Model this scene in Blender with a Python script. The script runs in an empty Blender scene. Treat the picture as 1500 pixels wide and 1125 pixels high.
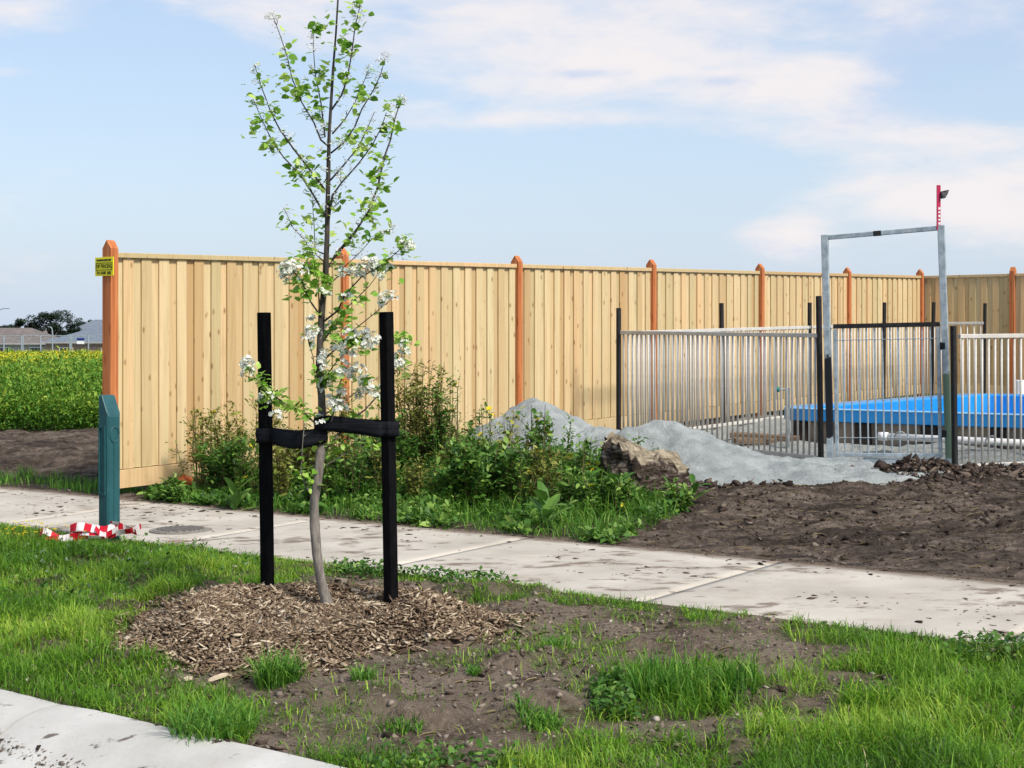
import bpy, math, random
import numpy as np
from mathutils import Vector, Matrix

random.seed(7)
RNG = np.random.default_rng(11)
S = bpy.context.scene
COL = S.collection

# ------------------------------------------------------------------ camera, sky, sun, exposure
EYE = 1.29
FPX = 2300.0                       # focal length in pixels of a 1500 px wide frame
cam = bpy.data.cameras.new("camera")
cam.sensor_width = 36.0
cam.lens = 36.0 * FPX / 1500.0
cam.shift_y = 62.5 / 1500.0 * -1.0
cam.clip_start = 0.05
cam.clip_end = 3000.0
camo = bpy.data.objects.new("camera", cam)
COL.objects.link(camo)
camo.location = (0, 0, EYE)
camo.rotation_euler = (math.radians(90), 0, 0)
S.camera = camo

PV = Vector((0.7925, -0.6097, 0))      # along the street, to the right
QV = Vector((0.6097, 0.7925, 0))       # away from the street
OX, OY = -3.22, 12.57                  # where the side fence meets the footpath

SUN_EL = math.radians(47)
sh = (PV * 0.95 - QV * 0.16).normalized()
TOSUN = Vector((sh.x * math.cos(SUN_EL), sh.y * math.cos(SUN_EL), math.sin(SUN_EL)))
sun = bpy.data.lights.new("sun", 'SUN')
sun.energy = 2.6
sun.angle = math.radians(9)
sun.color = (1.0, 0.95, 0.87)
suno = bpy.data.objects.new("sun", sun)
COL.objects.link(suno)
suno.rotation_euler = (-TOSUN).to_track_quat('-Z', 'Y').to_euler()
suno.location = (20, -10, 30)

S.view_settings.view_transform = 'Standard'
S.view_settings.look = 'None'
S.view_settings.gamma = 1.0
S.view_settings.use_curve_mapping = False
S.view_settings.exposure = 0.83


# ------------------------------------------------------------------ node helper
class NT:
    def __init__(self, tree):
        self.t = tree
        self.n = tree.nodes
        self.l = tree.links

    def new(self, typ, **kw):
        nd = self.n.new(typ)
        for k, v in kw.items():
            setattr(nd, k, v)
        return nd

    def put(self, sock, v):
        if isinstance(v, bpy.types.NodeSocket):
            self.l.new(v, sock)
        elif v is not None:
            if sock.type == 'RGBA' and not hasattr(v, '__len__'):
                v = (v, v, v, 1)
            if sock.type == 'RGBA' and len(v) == 3:
                v = (*v, 1)
            sock.default_value = v

    def math(self, op, a, b=None, c=None, clamp=False):
        nd = self.new('ShaderNodeMath', operation=op)
        nd.use_clamp = clamp
        self.put(nd.inputs[0], a)
        if b is not None:
            self.put(nd.inputs[1], b)
        if c is not None:
            self.put(nd.inputs[2], c)
        return nd.outputs[0]

    def mix(self, f, a, b, blend='MIX'):
        nd = self.new('ShaderNodeMix', data_type='RGBA', blend_type=blend)
        self.put(nd.inputs[0], f)
        self.put(nd.inputs[6], a)
        self.put(nd.inputs[7], b)
        return nd.outputs[2]

    def noise(self, vec, scale, detail=4, rough=0.55, dist=0.0):
        nd = self.new('ShaderNodeTexNoise')
        if vec is not None:
            self.l.new(vec, nd.inputs['Vector'])
        nd.inputs['Scale'].default_value = scale
        nd.inputs['Detail'].default_value = detail
        nd.inputs['Roughness'].default_value = rough
        nd.inputs['Distortion'].default_value = dist
        return nd.outputs['Fac']

    def vor(self, vec, scale, feature='F1'):
        nd = self.new('ShaderNodeTexVoronoi', feature=feature)
        if vec is not None:
            self.l.new(vec, nd.inputs['Vector'])
        nd.inputs['Scale'].default_value = scale
        return nd.outputs['Distance']

    def map(self, vec, scale=(1, 1, 1), loc=(0, 0, 0), rot=(0, 0, 0)):
        nd = self.new('ShaderNodeMapping')
        self.l.new(vec, nd.inputs['Vector'])
        nd.inputs['Scale'].default_value = scale
        nd.inputs['Location'].default_value = loc
        nd.inputs['Rotation'].default_value = rot
        return nd.outputs[0]

    def ramp(self, f, stops, interp='LINEAR'):
        nd = self.new('ShaderNodeValToRGB')
        cr = nd.color_ramp
        cr.interpolation = interp
        while len(cr.elements) < len(stops):
            cr.elements.new(0.5)
        for e, (p, c) in zip(cr.elements, stops):
            e.position = p
            if not hasattr(c, '__len__'):
                c = (c, c, c)
            e.color = (*c, 1)
        self.l.new(f, nd.inputs[0])
        return nd.outputs[0]

    def smooth(self, v, a, b):
        nd = self.new('ShaderNodeMapRange', interpolation_type='SMOOTHSTEP')
        self.put(nd.inputs[0], v)
        nd.inputs[1].default_value = a
        nd.inputs[2].default_value = b
        return nd.outputs[0]

    def attr(self, name, out='Fac'):
        nd = self.new('ShaderNodeAttribute', attribute_name=name)
        return nd.outputs[out]

    def bump(self, h, strength=0.3, dist=0.01):
        nd = self.new('ShaderNodeBump')
        nd.inputs['Strength'].default_value = strength
        nd.inputs['Distance'].default_value = dist
        self.l.new(h, nd.inputs['Height'])
        return nd.outputs[0]


MATS = {}


def material(name, fn, rough=0.8, metallic=0.0, spec=0.3, trans=0.0):
    """fn(nt, coord) -> (colour, normal or None[, roughness])"""
    m = bpy.data.materials.new(name)
    m.use_nodes = True
    nt = NT(m.node_tree)
    b = nt.n['Principled BSDF']
    tc = nt.new('ShaderNodeTexCoord')
    r = fn(nt, tc.outputs['Object'])
    nt.put(b.inputs['Base Color'], r[0])
    if r[1] is not None:
        nt.l.new(r[1], b.inputs['Normal'])
    nt.put(b.inputs['Roughness'], r[2] if len(r) > 2 else rough)
    b.inputs['Metallic'].default_value = metallic
    b.inputs['Specular IOR Level'].default_value = spec
    if trans > 0:
        out = nt.n['Material Output']
        tr = nt.new('ShaderNodeBsdfTranslucent')
        nt.put(tr.inputs['Color'], r[0])
        mx = nt.new('ShaderNodeMixShader')
        mx.inputs[0].default_value = trans
        nt.l.new(b.outputs[0], mx.inputs[1])
        nt.l.new(tr.outputs[0], mx.inputs[2])
        nt.l.new(mx.outputs[0], out.inputs['Surface'])
    MATS[name] = m
    return m


# ------------------------------------------------------------------ world
W = bpy.data.worlds.new("World")
S.world = W
W.use_nodes = True
w = NT(W.node_tree)
bg = w.n['Background']
sky = w.new('ShaderNodeTexSky', sky_type='NISHITA')
sky.sun_disc = False
sky.sun_elevation = SUN_EL
sky.sun_rotation = math.atan2(TOSUN.x, TOSUN.y)
sky.air_density = 1.0
sky.dust_density = 2.0
sky.ozone_density = 1.5
SKY = 0.1
bg.inputs['Strength'].default_value = SKY
tcw = w.new('ShaderNodeTexCoord')
dirv = tcw.outputs['Generated']
sep = w.new('ShaderNodeSeparateXYZ')
w.l.new(dirv, sep.inputs[0])
dx, dy, dz = sep.outputs
n1 = w.noise(w.map(dirv, (1.0, 1.0, 3.6), (0.31, 0.2, 0.1)), 6.5, 8, 0.56, 0.25)
n2 = w.noise(w.map(dirv, (1.0, 1.0, 3.0), (3.1, 1.2, 4.1)), 15, 7, 0.6, 0.3)


def blob(px, py, rx, ry, k):
    cx, cz = (px - 750) / FPX, (500 - py) / FPX
    nn = math.sqrt(1 + cx * cx + cz * cz)
    ax = w.math('MULTIPLY', w.math('SUBTRACT', dx, cx / nn), FPX / rx)
    az = w.math('MULTIPLY', w.math('SUBTRACT', dz, cz / nn), FPX / ry)
    d = w.math('ADD', w.math('MULTIPLY', ax, ax), w.math('MULTIPLY', az, az))
    d = w.math('ADD', d, w.math('MULTIPLY', w.math('LESS_THAN', dy, 0), 50))
    g = w.math('EXPONENT', w.math('MULTIPLY', d, -1))
    return w.math('MULTIPLY', g, k)


def addup(lst):
    r = lst[0]
    for q in lst[1:]:
        r = w.math('ADD', r, q)
    return r


dens = addup([n1, w.math('MULTIPLY', w.math('SUBTRACT', n2, 0.5), 0.5),
              blob(900, 10, 560, 95, 0.34), blob(1120, 110, 330, 45, 0.22), blob(1390, 195, 190, 30, 0.34),
              blob(1410, 275, 240, 42, 0.50), blob(1150, 352, 75, 36, 0.50), blob(1300, 320, 220, 45, 0.22),
              blob(690, 178, 130, 17, 0.22), blob(880, 172, 100, 14, 0.22), blob(15, 20, 80, 26, 0.30),
              blob(20, 108, 60, 16, 0.28), blob(80, 248, 60, 10, 0.16),
              blob(850, 285, 430, 75, -0.28), blob(250, 180, 240, 110, -0.25)])
cm = w.smooth(dens, 0.46, 0.90)
n3 = w.noise(w.map(dirv, (1.0, 1.0, 2.4), (7.0, 2.2, 0.4)), 9, 5, 0.6)
shade = w.smooth(w.math('ADD', n3, addup([blob(1440, 70, 170, 110, 0.28), blob(850, 108, 60, 8, 0.2),
                                          blob(1050, 118, 60, 10, 0.18), blob(1330, 365, 260, 40, 0.08)])), 0.50, 0.85)
K = 1.0 / SKY
cloudc = w.mix(shade, tuple(c * K for c in (0.53, 0.50, 0.50)), tuple(c * K for c in (0.31, 0.375, 0.50)))
# thin veil of high haze: a pale milky layer, thicker towards the horizon
veil = w.math('EXPONENT', w.math('MULTIPLY', w.math('ABSOLUTE', dz), -7.0))
veil = w.math('MULTIPLY_ADD', veil, 0.60, 0.22)
skyc = w.mix(veil, sky.outputs[0], tuple(c * K for c in (0.385, 0.448, 0.555)))
fin = w.mix(w.math('MULTIPLY', cm, 0.92), skyc, cloudc)
w.l.new(fin, bg.inputs['Color'])


# ------------------------------------------------------------------ general helpers
def C(h):
    h = h.lstrip('#')
    out = []
    for i in (0, 2, 4):
        v = int(h[i:i + 2], 16) / 255.0
        out.append(v / 12.92 if v <= 0.04045 else ((v + 0.055) / 1.055) ** 2.4)
    return tuple(out)


def ST(s, t, z=0.0):
    return Vector((OX + PV.x * s + QV.x * t, OY + PV.y * s + QV.y * t, z))


def to_st(x, y):
    rx, ry = x - OX, y - OY
    return rx * PV.x + ry * PV.y, rx * QV.x + ry * QV.y


def G(px, py, z=0.0):
    """ground point seen at a photo position, given its height"""
    Y = (EYE - z) * FPX / (py - 500.0)
    return ((px - 750.0) / FPX * Y, Y)


def AT(px, py, Y):
    return Vector(((px - 750.0) / FPX * Y, Y, EYE - (py - 500.0) / FPX * Y))


def _h(ix, iy, seed):
    n = (ix * 374761393 + iy * 668265263 + seed * 1442695041) & 0x7fffffff
    n = ((n ^ (n >> 13)) * 1274126177) & 0x7fffffff
    n = (n ^ (n >> 16)) & 0xffff
    return n / 65535.0


def vn(x, y, seed=0):
    x = np.asarray(x, float)
    y = np.asarray(y, float)
    ix = np.floor(x).astype(np.int64)
    iy = np.floor(y).astype(np.int64)
    fx, fy = x - ix, y - iy
    fx = fx * fx * (3 - 2 * fx)
    fy = fy * fy * (3 - 2 * fy)
    a, b = _h(ix, iy, seed), _h(ix + 1, iy, seed)
    c, d = _h(ix, iy + 1, seed), _h(ix + 1, iy + 1, seed)
    return (a * (1 - fx) + b * fx) * (1 - fy) + (c * (1 - fx) + d * fx) * fy


def fbm(x, y, f, octv=4, seed=0, gain=0.5):
    r, a, tot = 0, 1.0, 0
    for k in range(octv):
        r = r + a * vn(np.asarray(x) * f, np.asarray(y) * f, seed + k * 17)
        tot += a
        f *= 2.03
        a *= gain
    return r / tot


def sstep(v, a, b):
    q = np.clip((np.asarray(v, float) - a) / (b - a), 0, 1)
    return q * q * (3 - 2 * q)


def inpoly(x, y, poly):
    x = np.asarray(x)
    y = np.asarray(y)
    r = np.zeros(x.shape, bool)
    n = len(poly)
    for i in range(n):
        x0, y0 = poly[i]
        x1, y1 = poly[(i + 1) % n]
        if y0 == y1:
            continue
        r ^= ((y0 > y) != (y1 > y)) & (x < (x1 - x0) * (y - y0) / (y1 - y0) + x0)
    return r


def link(o, parent=None):
    COL.objects.link(o)
    if parent is not None:
        o.parent = parent
    return o


def tag(o, label=None, cat=None, group=None, kind=None):
    if label:
        o['label'] = label
    if cat:
        o['category'] = cat
    if group:
        o['group'] = group
    if kind:
        o['kind'] = kind
    return o


def empty(name, loc=(0, 0, 0), rz=0.0):
    o = bpy.data.objects.new(name, None)
    o.empty_display_size = 0.1
    o.location = loc
    o.rotation_euler = (0, 0, rz)
    return link(o)


def mesh_obj(name, me, mat=None, parent=None, loc=None, smooth=False):
    if mat is not None and not me.materials:
        for m in (mat if isinstance(mat, (list, tuple)) else [mat]):
            me.materials.append(MATS[m])
    if smooth:
        me.shade_smooth()
    o = bpy.data.objects.new(name, me)
    if loc is not None:
        o.location = loc
    return link(o, parent)


def npmesh(name, V, F, attrs=None):
    V = np.ascontiguousarray(V, np.float32)
    F = np.ascontiguousarray(F, np.int32)
    me = bpy.data.meshes.new(name)
    k = F.shape[1]
    me.vertices.add(len(V))
    me.vertices.foreach_set('co', V.ravel())
    me.loops.add(F.size)
    me.loops.foreach_set('vertex_index', F.ravel())
    me.polygons.add(len(F))
    me.polygons.foreach_set('loop_start', np.arange(0, F.size, k, dtype=np.int32))
    me.polygons.foreach_set('loop_total', np.full(len(F), k, np.int32))
    if attrs:
        for an, av in attrs.items():
            a = me.attributes.new(an, 'FLOAT', 'POINT')
            a.data.foreach_set('value', np.ascontiguousarray(av, np.float32))
    me.update(calc_edges=True)
    return me


class MB:
    def __init__(self):
        self.v = []
        self.f = []
        self.mi = []

    def add(self, vs, fs, mi=0):
        b = len(self.v)
        self.v += [tuple(q) for q in vs]
        for f in fs:
            self.f.append([b + i for i in f])
            self.mi.append(mi)
        return self

    def box(self, c, size, rot=None, mi=0, bev=0.0):
        hx, hy, hz = size[0] / 2, size[1] / 2, size[2] / 2
        R = rot.to_3x3() if rot is not None else Matrix.Identity(3)
        c = Vector(c)
        if bev <= 0:
            vs = [R @ Vector((sx * hx, sy * hy, sz * hz)) + c for sz in (-1, 1) for sx, sy in ((-1, -1), (1, -1), (1, 1), (-1, 1))]
            fs = [(3, 2, 1, 0), (4, 5, 6, 7), (0, 1, 5, 4), (1, 2, 6, 5), (2, 3, 7, 6), (3, 0, 4, 7)]
            return self.add(vs, fs, mi)
        b = bev
        rings = []
        for (z, ix) in ((-hz, b), (-hz + b, 0), (hz - b, 0), (hz, b)):
            ring = []
            for sx, sy in ((-1, -1), (1, -1), (1, 1), (-1, 1)):
                X, Y_ = hx - ix, hy - ix
                if ix == 0:
                    pts = [(X * sx, (hy - b) * sy), ((hx - b) * sx, Y_ * sy)]
                else:
                    pts = [(X * sx, (hy - b - 0.0) * sy), ((hx - b) * sx, Y_ * sy)]
                if sx * sy < 0:
                    pts.reverse()
                ring += pts
            rings.append([R @ Vector((p[0], p[1], z)) + c for p in ring])
        vs = [v for r in rings for v in r]
        fs = [tuple(reversed(range(8)))]
        for k in range(3):
            for i in range(8):
                j = (i + 1) % 8
                fs.append((k * 8 + i, k * 8 + j, (k + 1) * 8 + j, (k + 1) * 8 + i))
        fs.append(tuple(range(24, 32)))
        return self.add(vs, fs, mi)

    def tube(self, pts, rad, n=8, mi=0, caps=True):
        pts = [Vector(p) for p in pts]
        m = len(pts)
        if not hasattr(rad, '__len__'):
            rad = [rad] * m
        vs, fs = [], []
        ref = Vector((0.3, 0.2, 1)).normalized()
        for i in range(m):
            d = (pts[min(i + 1, m - 1)] - pts[max(i - 1, 0)])
            if d.length < 1e-9:
                d = Vector((0, 0, 1))
            d.normalize()
            r_ = ref if abs(d.dot(ref)) < 0.95 else Vector((1, 0, 0))
            a = d.cross(r_).normalized()
            b = d.cross(a).normalized()
            for k in range(n):
                th = 2 * math.pi * k / n
                vs.append(pts[i] + (a * math.cos(th) + b * math.sin(th)) * rad[i])
        for i in range(m - 1):
            for k in range(n):
                k2 = (k + 1) % n
                fs.append((i * n + k, i * n + k2, (i + 1) * n + k2, (i + 1) * n + k))
        if caps:
            fs.append(tuple(reversed(range(n))))
            fs.append(tuple((m - 1) * n + k for k in range(n)))
        return self.add(vs, fs, mi)

    def prism(self, poly, z0, z1, M=None, mi=0):
        n = len(poly)
        vs = [Vector((p[0], p[1], z0)) for p in poly] + [Vector((p[0], p[1], z1)) for p in poly]
        if M is not None:
            vs = [M @ v for v in vs]
        fs = [tuple(reversed(range(n))), tuple(range(n, 2 * n))]
        fs += [(i, (i + 1) % n, n + (i + 1) % n, n + i) for i in range(n)]
        return self.add(vs, fs, mi)

    def mesh(self, name):
        me = bpy.data.meshes.new(name)
        me.from_pydata(self.v, [], self.f)
        if any(self.mi):
            me.polygons.foreach_set('material_index', self.mi)
        me.update()
        return me

    def obj(self, name, mat, parent=None, loc=None, smooth=False):
        return mesh_obj(name, self.mesh(name), mat, parent, loc, smooth)


RZ = math.atan2(PV.y, PV.x)            # local x axis = along the street


# ------------------------------------------------------------------ materials
def m_soil(nt, co):
    n = nt.noise(co, 2.2, 6, 0.6)
    c = nt.ramp(n, [(0.3, C('#5d5044')), (0.5, C('#857566')), (0.7, C('#a39382'))])
    f = nt.noise(co, 34, 6, 0.7)
    c = nt.mix(nt.math('MULTIPLY', nt.smooth(f, 0.42, 0.7), 0.6), c, C('#a89885'))
    c = nt.mix(nt.math('MULTIPLY', nt.smooth(nt.noise(co, 11, 5, 0.7), 0.5, 0.72), 0.8), c, C('#33271f'))
    lot = nt.attr('lot')
    c = nt.mix(nt.math('MULTIPLY', lot, 0.85), c, nt.mix(nt.smooth(nt.noise(nt.map(co, (1, 1.7, 1), (0, 0, 0), (0, 0, 0.65)), 3.2, 8, 0.72, 0.8), 0.38, 0.62), C('#352d28'), nt.mix(nt.smooth(nt.noise(co, 16, 6, 0.7), 0.4, 0.65), C('#6f6054'), C('#988a7c'))))
    damp = nt.smooth(nt.noise(nt.map(co, (1, 1, 1), (3, 7, 0)), 1.1, 5, 0.6, 0.5), 0.46, 0.66)
    c = nt.mix(nt.math('MULTIPLY', damp, nt.math('MULTIPLY_ADD', lot, 0.45, 0.1)), c, C('#2a221d'))
    sd = nt.attr('sand')
    sc = nt.ramp(nt.noise(co, 7, 6, 0.65), [(0.3, C('#8f938f')), (0.6, C('#b3b6b0'))])
    c = nt.mix(sd, c, sc)
    gr = nt.attr('green')
    c = nt.mix(nt.math('MULTIPLY', gr, 0.75), c, C('#3c5a16'))
    h = nt.math('ADD', nt.math('MULTIPLY_ADD', nt.noise(co, 13, 8, 0.78, 0.4), 1.6, nt.noise(co, 45, 6, 0.75)), nt.math('MULTIPLY', nt.vor(co, 28), -0.6))
    return c, nt.bump(h, 1.0, 0.035)


material('soil', m_soil, 0.95, spec=0.1)


def m_sand(nt, co):
    c = nt.ramp(nt.noise(co, 5, 6, 0.65), [(0.3, C('#838988')), (0.65, C('#a8adaa'))])
    wet = nt.smooth(nt.noise(nt.map(co, (1, 1, 3)), 9, 5, 0.7), 0.6, 0.75)
    c = nt.mix(nt.math('MULTIPLY', wet, 0.6), c, C('#767b7b'))
    return c, nt.bump(nt.math('ADD', nt.noise(co, 60, 5, 0.75), nt.noise(co, 14, 4, 0.7)), 0.9, 0.025)


material('sand', m_sand, 0.95, spec=0.1)


def m_path(nt, co):
    c = nt.ramp(nt.noise(co, 1.6, 5, 0.6), [(0.3, C('#a0998d')), (0.7, C('#beb7ab'))])
    c = nt.mix(nt.math('MULTIPLY', nt.smooth(nt.noise(co, 70, 3, 0.6), 0.5, 0.8), 0.25), c, C('#94897c'))
    st = nt.map(co, (1.0, 1.9, 1.0), (0, 0, 0), (0, 0, 0.66))
    big = nt.noise(st, 0.9, 3, 0.5)
    m1 = nt.smooth(nt.math('MULTIPLY_ADD', big, 0.6, nt.noise(st, 4.6, 7, 0.66)), 0.83, 0.97)
    c = nt.mix(nt.math('MULTIPLY', m1, 0.75), c, C('#5f4d3f'))
    m2 = nt.smooth(nt.noise(nt.map(co, (1, 1.8, 1), (4, 2, 0)), 2.4, 6, 0.65), 0.55, 0.75)
    c = nt.mix(nt.math('MULTIPLY', m2, 0.35), c, C('#94806c'))
    rim = nt.attr('edge')
    em = nt.smooth(nt.math('MULTIPLY_ADD', nt.noise(co, 5, 5, 0.7), 0.6, rim), 0.95, 1.25)
    c = nt.mix(nt.math('MULTIPLY', em, 0.7), c, C('#5d4a3c'))
    return c, nt.bump(nt.noise(nt.map(co, (2, 30, 2)), 12, 4, 0.6), 0.2, 0.004)


material('path_concrete', m_path, 0.9, spec=0.2)


def m_kerb(nt, co):
    c = nt.ramp(nt.noise(co, 2.0, 6, 0.6), [(0.3, C('#a5a39d')), (0.7, C('#c2c0ba'))])
    c = nt.mix(nt.math('MULTIPLY', nt.smooth(nt.noise(co, 90, 3, 0.7), 0.5, 0.8), 0.3), c, C('#85827a'))
    m1 = nt.smooth(nt.noise(nt.map(co, (1, 1.8, 1.8), (1, 3, 0)), 8.5, 5, 0.6), 0.62, 0.70)
    c = nt.mix(nt.math('MULTIPLY', m1, 0.85), c, C('#4e4137'))
    m2 = nt.smooth(nt.noise(co, 2.7, 5, 0.65), 0.52, 0.75)
    c = nt.mix(nt.math('MULTIPLY', m2, 0.3), c, C('#94897a'))
    return c, nt.bump(nt.noise(co, 80, 5, 0.7), 0.25, 0.004)


material('kerb_concrete', m_kerb, 0.88, spec=0.2)
material('asphalt', lambda nt, co: (nt.ramp(nt.noise(co, 120, 3, 0.7), [(0.3, 0.03), (0.7, 0.075)]), nt.bump(nt.noise(co, 150, 3), 0.5, 0.005)), 0.9)


def m_pine(nt, co):
    oi = nt.new('ShaderNodeObjectInfo')
    rnd = oi.outputs['Random']
    ofs = nt.new('ShaderNodeCombineXYZ')
    for i, k in enumerate((13.0, 29.0, 57.0)):
        nt.l.new(nt.math('MULTIPLY', rnd, k), ofs.inputs[i])
    va = nt.new('ShaderNodeVectorMath', operation='ADD')
    nt.l.new(co, va.inputs[0])
    nt.l.new(ofs.outputs[0], va.inputs[1])
    p = va.outputs[0]
    base = nt.ramp(rnd, [(0.0, C('#b1946a')), (0.2, C('#cdb78d')), (0.4, C('#b5a47a')), (0.6, C('#cfad80')), (0.8, C('#c8b88f')), (1.0, C('#b39366'))])
    warp = nt.noise(nt.map(p, (4, 4, 0.7)), 1.0, 2, 0.5)
    gv = nt.new('ShaderNodeVectorMath', operation='ADD')
    nt.l.new(nt.map(p, (60, 60, 1.3)), gv.inputs[0])
    cx = nt.new('ShaderNodeCombineXYZ')
    nt.l.new(nt.math('MULTIPLY', warp, 7), cx.inputs[0])
    nt.l.new(cx.outputs[0], gv.inputs[1])
    grain = nt.noise(gv.outputs[0], 1.0, 4, 0.55)
    c = nt.mix(nt.math('MULTIPLY', nt.smooth(grain, 0.42, 0.72), 0.34), base, C('#9a7548'))
    band = nt.noise(nt.map(p, (14, 14, 0.35)), 1.0, 2, 0.5)
    c = nt.mix(nt.math('MULTIPLY', nt.smooth(band, 0.48, 0.75), 0.30), c, C('#aea678'))
    kn = nt.vor(nt.map(p, (10, 10, 5.0)), 1.0)
    kp = nt.smooth(kn, 0.2, 0.05)
    c = nt.mix(nt.math('MULTIPLY', kp, 0.75), c, C('#7a5230'))
    dirt = nt.smooth(nt.noise(nt.map(p, (11, 11, 3)), 2.0, 5, 0.7), 0.64, 0.78)
    c = nt.mix(nt.math('MULTIPLY', dirt, 0.3), c, C('#8a7a58'))
    stn = nt.smooth(nt.noise(nt.map(p, (6, 6, 1.1)), 1.6, 5, 0.65), 0.52, 0.74)
    c = nt.mix(nt.math('MULTIPLY', stn, 0.35), c, C('#a08a66'))
    return c, nt.bump(grain, 0.25, 0.003)


material('pine', m_pine, 0.8, spec=0.2)


def m_post(nt, co):
    g = nt.noise(nt.map(co, (45, 45, 1.2)), 1.0, 4, 0.6, 0.4)
    c = nt.ramp(g, [(0.3, C('#96532d')), (0.55, C('#b56e42')), (0.75, C('#c6885c'))])
    kn = nt.smooth(nt.vor(nt.map(co, (12, 12, 2.0)), 1.0), 0.15, 0.05)
    c = nt.mix(nt.math('MULTIPLY', kn, 0.6), c, C('#6b3216'))
    return c, nt.bump(g, 0.25, 0.003)


material('post_wood', m_post, 0.75, spec=0.2)


def m_black(nt, co):
    n = nt.noise(nt.map(co, (30, 30, 6)), 1.5, 5, 0.7)
    c = nt.ramp(n, [(0.35, (0.002, 0.002, 0.0023)), (0.75, (0.008, 0.008, 0.009))])
    sp = nt.smooth(nt.noise(co, 75, 3, 0.7), 0.72, 0.78)
    c = nt.mix(nt.math('MULTIPLY', sp, 0.5), c, (0.16, 0.16, 0.15))
    return c, nt.bump(n, 0.5, 0.004)


material('black_stake', m_black, 0.9, spec=0.06)
material('black_webbing', lambda nt, co: (nt.ramp(nt.noise(nt.map(co, (3, 3, 60)), 3, 3), [(0.3, (0.004, 0.0045, 0.006)), (0.7, (0.012, 0.013, 0.017))]),
                                         nt.bump(nt.noise(nt.map(co, (10, 10, 90)), 4, 3), 0.5, 0.004)), 0.8, spec=0.1)
material('black_steel', lambda nt, co: (nt.ramp(nt.noise(co, 25, 5, 0.7), [(0.4, (0.008, 0.008, 0.009)), (0.8, (0.035, 0.032, 0.03))]), None), 0.55)


def m_teal(nt, co):
    n = nt.noise(co, 9, 5, 0.6)
    c = nt.ramp(n, [(0.3, C('#17464b')), (0.7, C('#22565a'))])
    c = nt.mix(nt.math('MULTIPLY', nt.smooth(nt.noise(nt.map(co, (20, 20, 3)), 2, 4, 0.7), 0.58, 0.75), 0.35), c, C('#5b7a76'))
    return c, nt.bump(nt.noise(co, 60, 3), 0.12, 0.002)


material('teal_plastic', m_teal, 0.5, spec=0.4)


def m_bark(nt, co):
    n = nt.noise(nt.map(co, (30, 30, 9)), 2.0, 5, 0.7)
    up = nt.new('ShaderNodeSeparateXYZ')
    nt.l.new(co, up.inputs[0])
    c = nt.ramp(n, [(0.3, C('#5a544e')), (0.7, C('#8d867d'))])
    d = nt.ramp(n, [(0.3, C('#201c1b')), (0.7, C('#443c37'))])
    c = nt.mix(nt.math('MULTIPLY', nt.smooth(up.outputs[2], 0.45, 1.3), 0.85), c, d)
    return c, nt.bump(n, 0.6, 0.004)


material('bark', m_bark, 0.85, spec=0.15)


def leafmat(name, lo, mid, hi, rough=0.5, trans=0.35, attr='tint', spec=0.3):
    def fn(nt, co):
        if attr == 'random':
            f = nt.new('ShaderNodeObjectInfo').outputs['Random']
        else:
            f = nt.attr(attr)
        return nt.ramp(f, [(0.0, lo), (0.5, mid), (1.0, hi)]), None
    return material(name, fn, rough, spec=spec, trans=trans)


leafmat('tree_leaf', C('#4a7c20'), C('#88b83e'), C('#cadf78'), 0.45, 0.5, 'random', 0.3)
leafmat('tree_leaf_small', C('#4a7c20'), C('#88b83e'), C('#cadf78'), 0.4, 0.4)
leafmat('grass', C('#34580f'), C('#649422'), C('#a9c048'), 0.5, 0.4)
leafmat('grass_dark', C('#345c18'), C('#568a2c'), C('#93b64a'), 0.5, 0.4)
leafmat('dry_grass', C('#6f6347'), C('#8f8260'), C('#b9ac85'), 0.7, 0.3)
leafmat('weed_leaf', C('#2a4a1c'), C('#507a2c'), C('#94b054'), 0.5, 0.35)
leafmat('weed_olive', C('#4a4f22'), C('#737a34'), C('#a9a652'), 0.6, 0.3)
leafmat('field_leaf', C('#355f1a'), C('#618f2c'), C('#adbd48'), 0.55, 0.35)
leafmat('far_leaf', C('#1c2a1c'), C('#2e4030'), C('#4b5a44'), 0.7, 0.2)
material('weed_stem', lambda nt, co: (nt.ramp(nt.noise(co, 12, 3), [(0.3, C('#463a28')), (0.7, C('#6b6a3c'))]), None), 0.8)
material('yellow_petal', lambda nt, co: (C('#e6d21e'), None), 0.6, trans=0.3)
material('white_petal', lambda nt, co: (nt.ramp(nt.noise(co, 40, 2), [(0.3, C('#dcdfd0')), (0.7, C('#efefe6'))]), None), 0.6, trans=0.3)
material('bud', lambda nt, co: (nt.ramp(nt.noise(co, 30, 2), [(0.35, C('#a9aa92')), (0.6, C('#eceadf'))]), None), 0.7)


def m_chip(nt, co):
    f = nt.attr('tint')
    c = nt.ramp(f, [(0.0, C('#2b241d')), (0.25, C('#56483b')), (0.5, C('#7f6f5c')), (0.75, C('#aa9a82')), (1.0, C('#dccfb6'))])
    return nt.mix(0.3, c, nt.mix(nt.noise(co, 60, 3), C('#3a2a20'), C('#a08468'))), None


material('wood_chip', m_chip, 0.9, spec=0.1)
material('mulch_base', lambda nt, co: (nt.ramp(nt.noise(co, 40, 6, 0.75), [(0.35, C('#352b24')), (0.6, C('#655549')), (0.75, C('#8f7e6e'))]), nt.bump(nt.noise(co, 60, 5, 0.7), 1.0, 0.02)), 0.95, spec=0.1)
material('clod', lambda nt, co: (nt.ramp(nt.attr('tint'), [(0.0, C('#231c18')), (0.5, C('#544840')), (1.0, C('#8f8274'))]), nt.bump(nt.noise(co, 50, 4, 0.7), 0.8, 0.01)), 0.95, spec=0.1)
material('stone', lambda nt, co: (nt.ramp(nt.attr('tint'), [(0.0, C('#5b5048')), (0.6, C('#92877a')), (1.0, C('#cfc8bc'))]), None), 0.9, spec=0.15)


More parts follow.
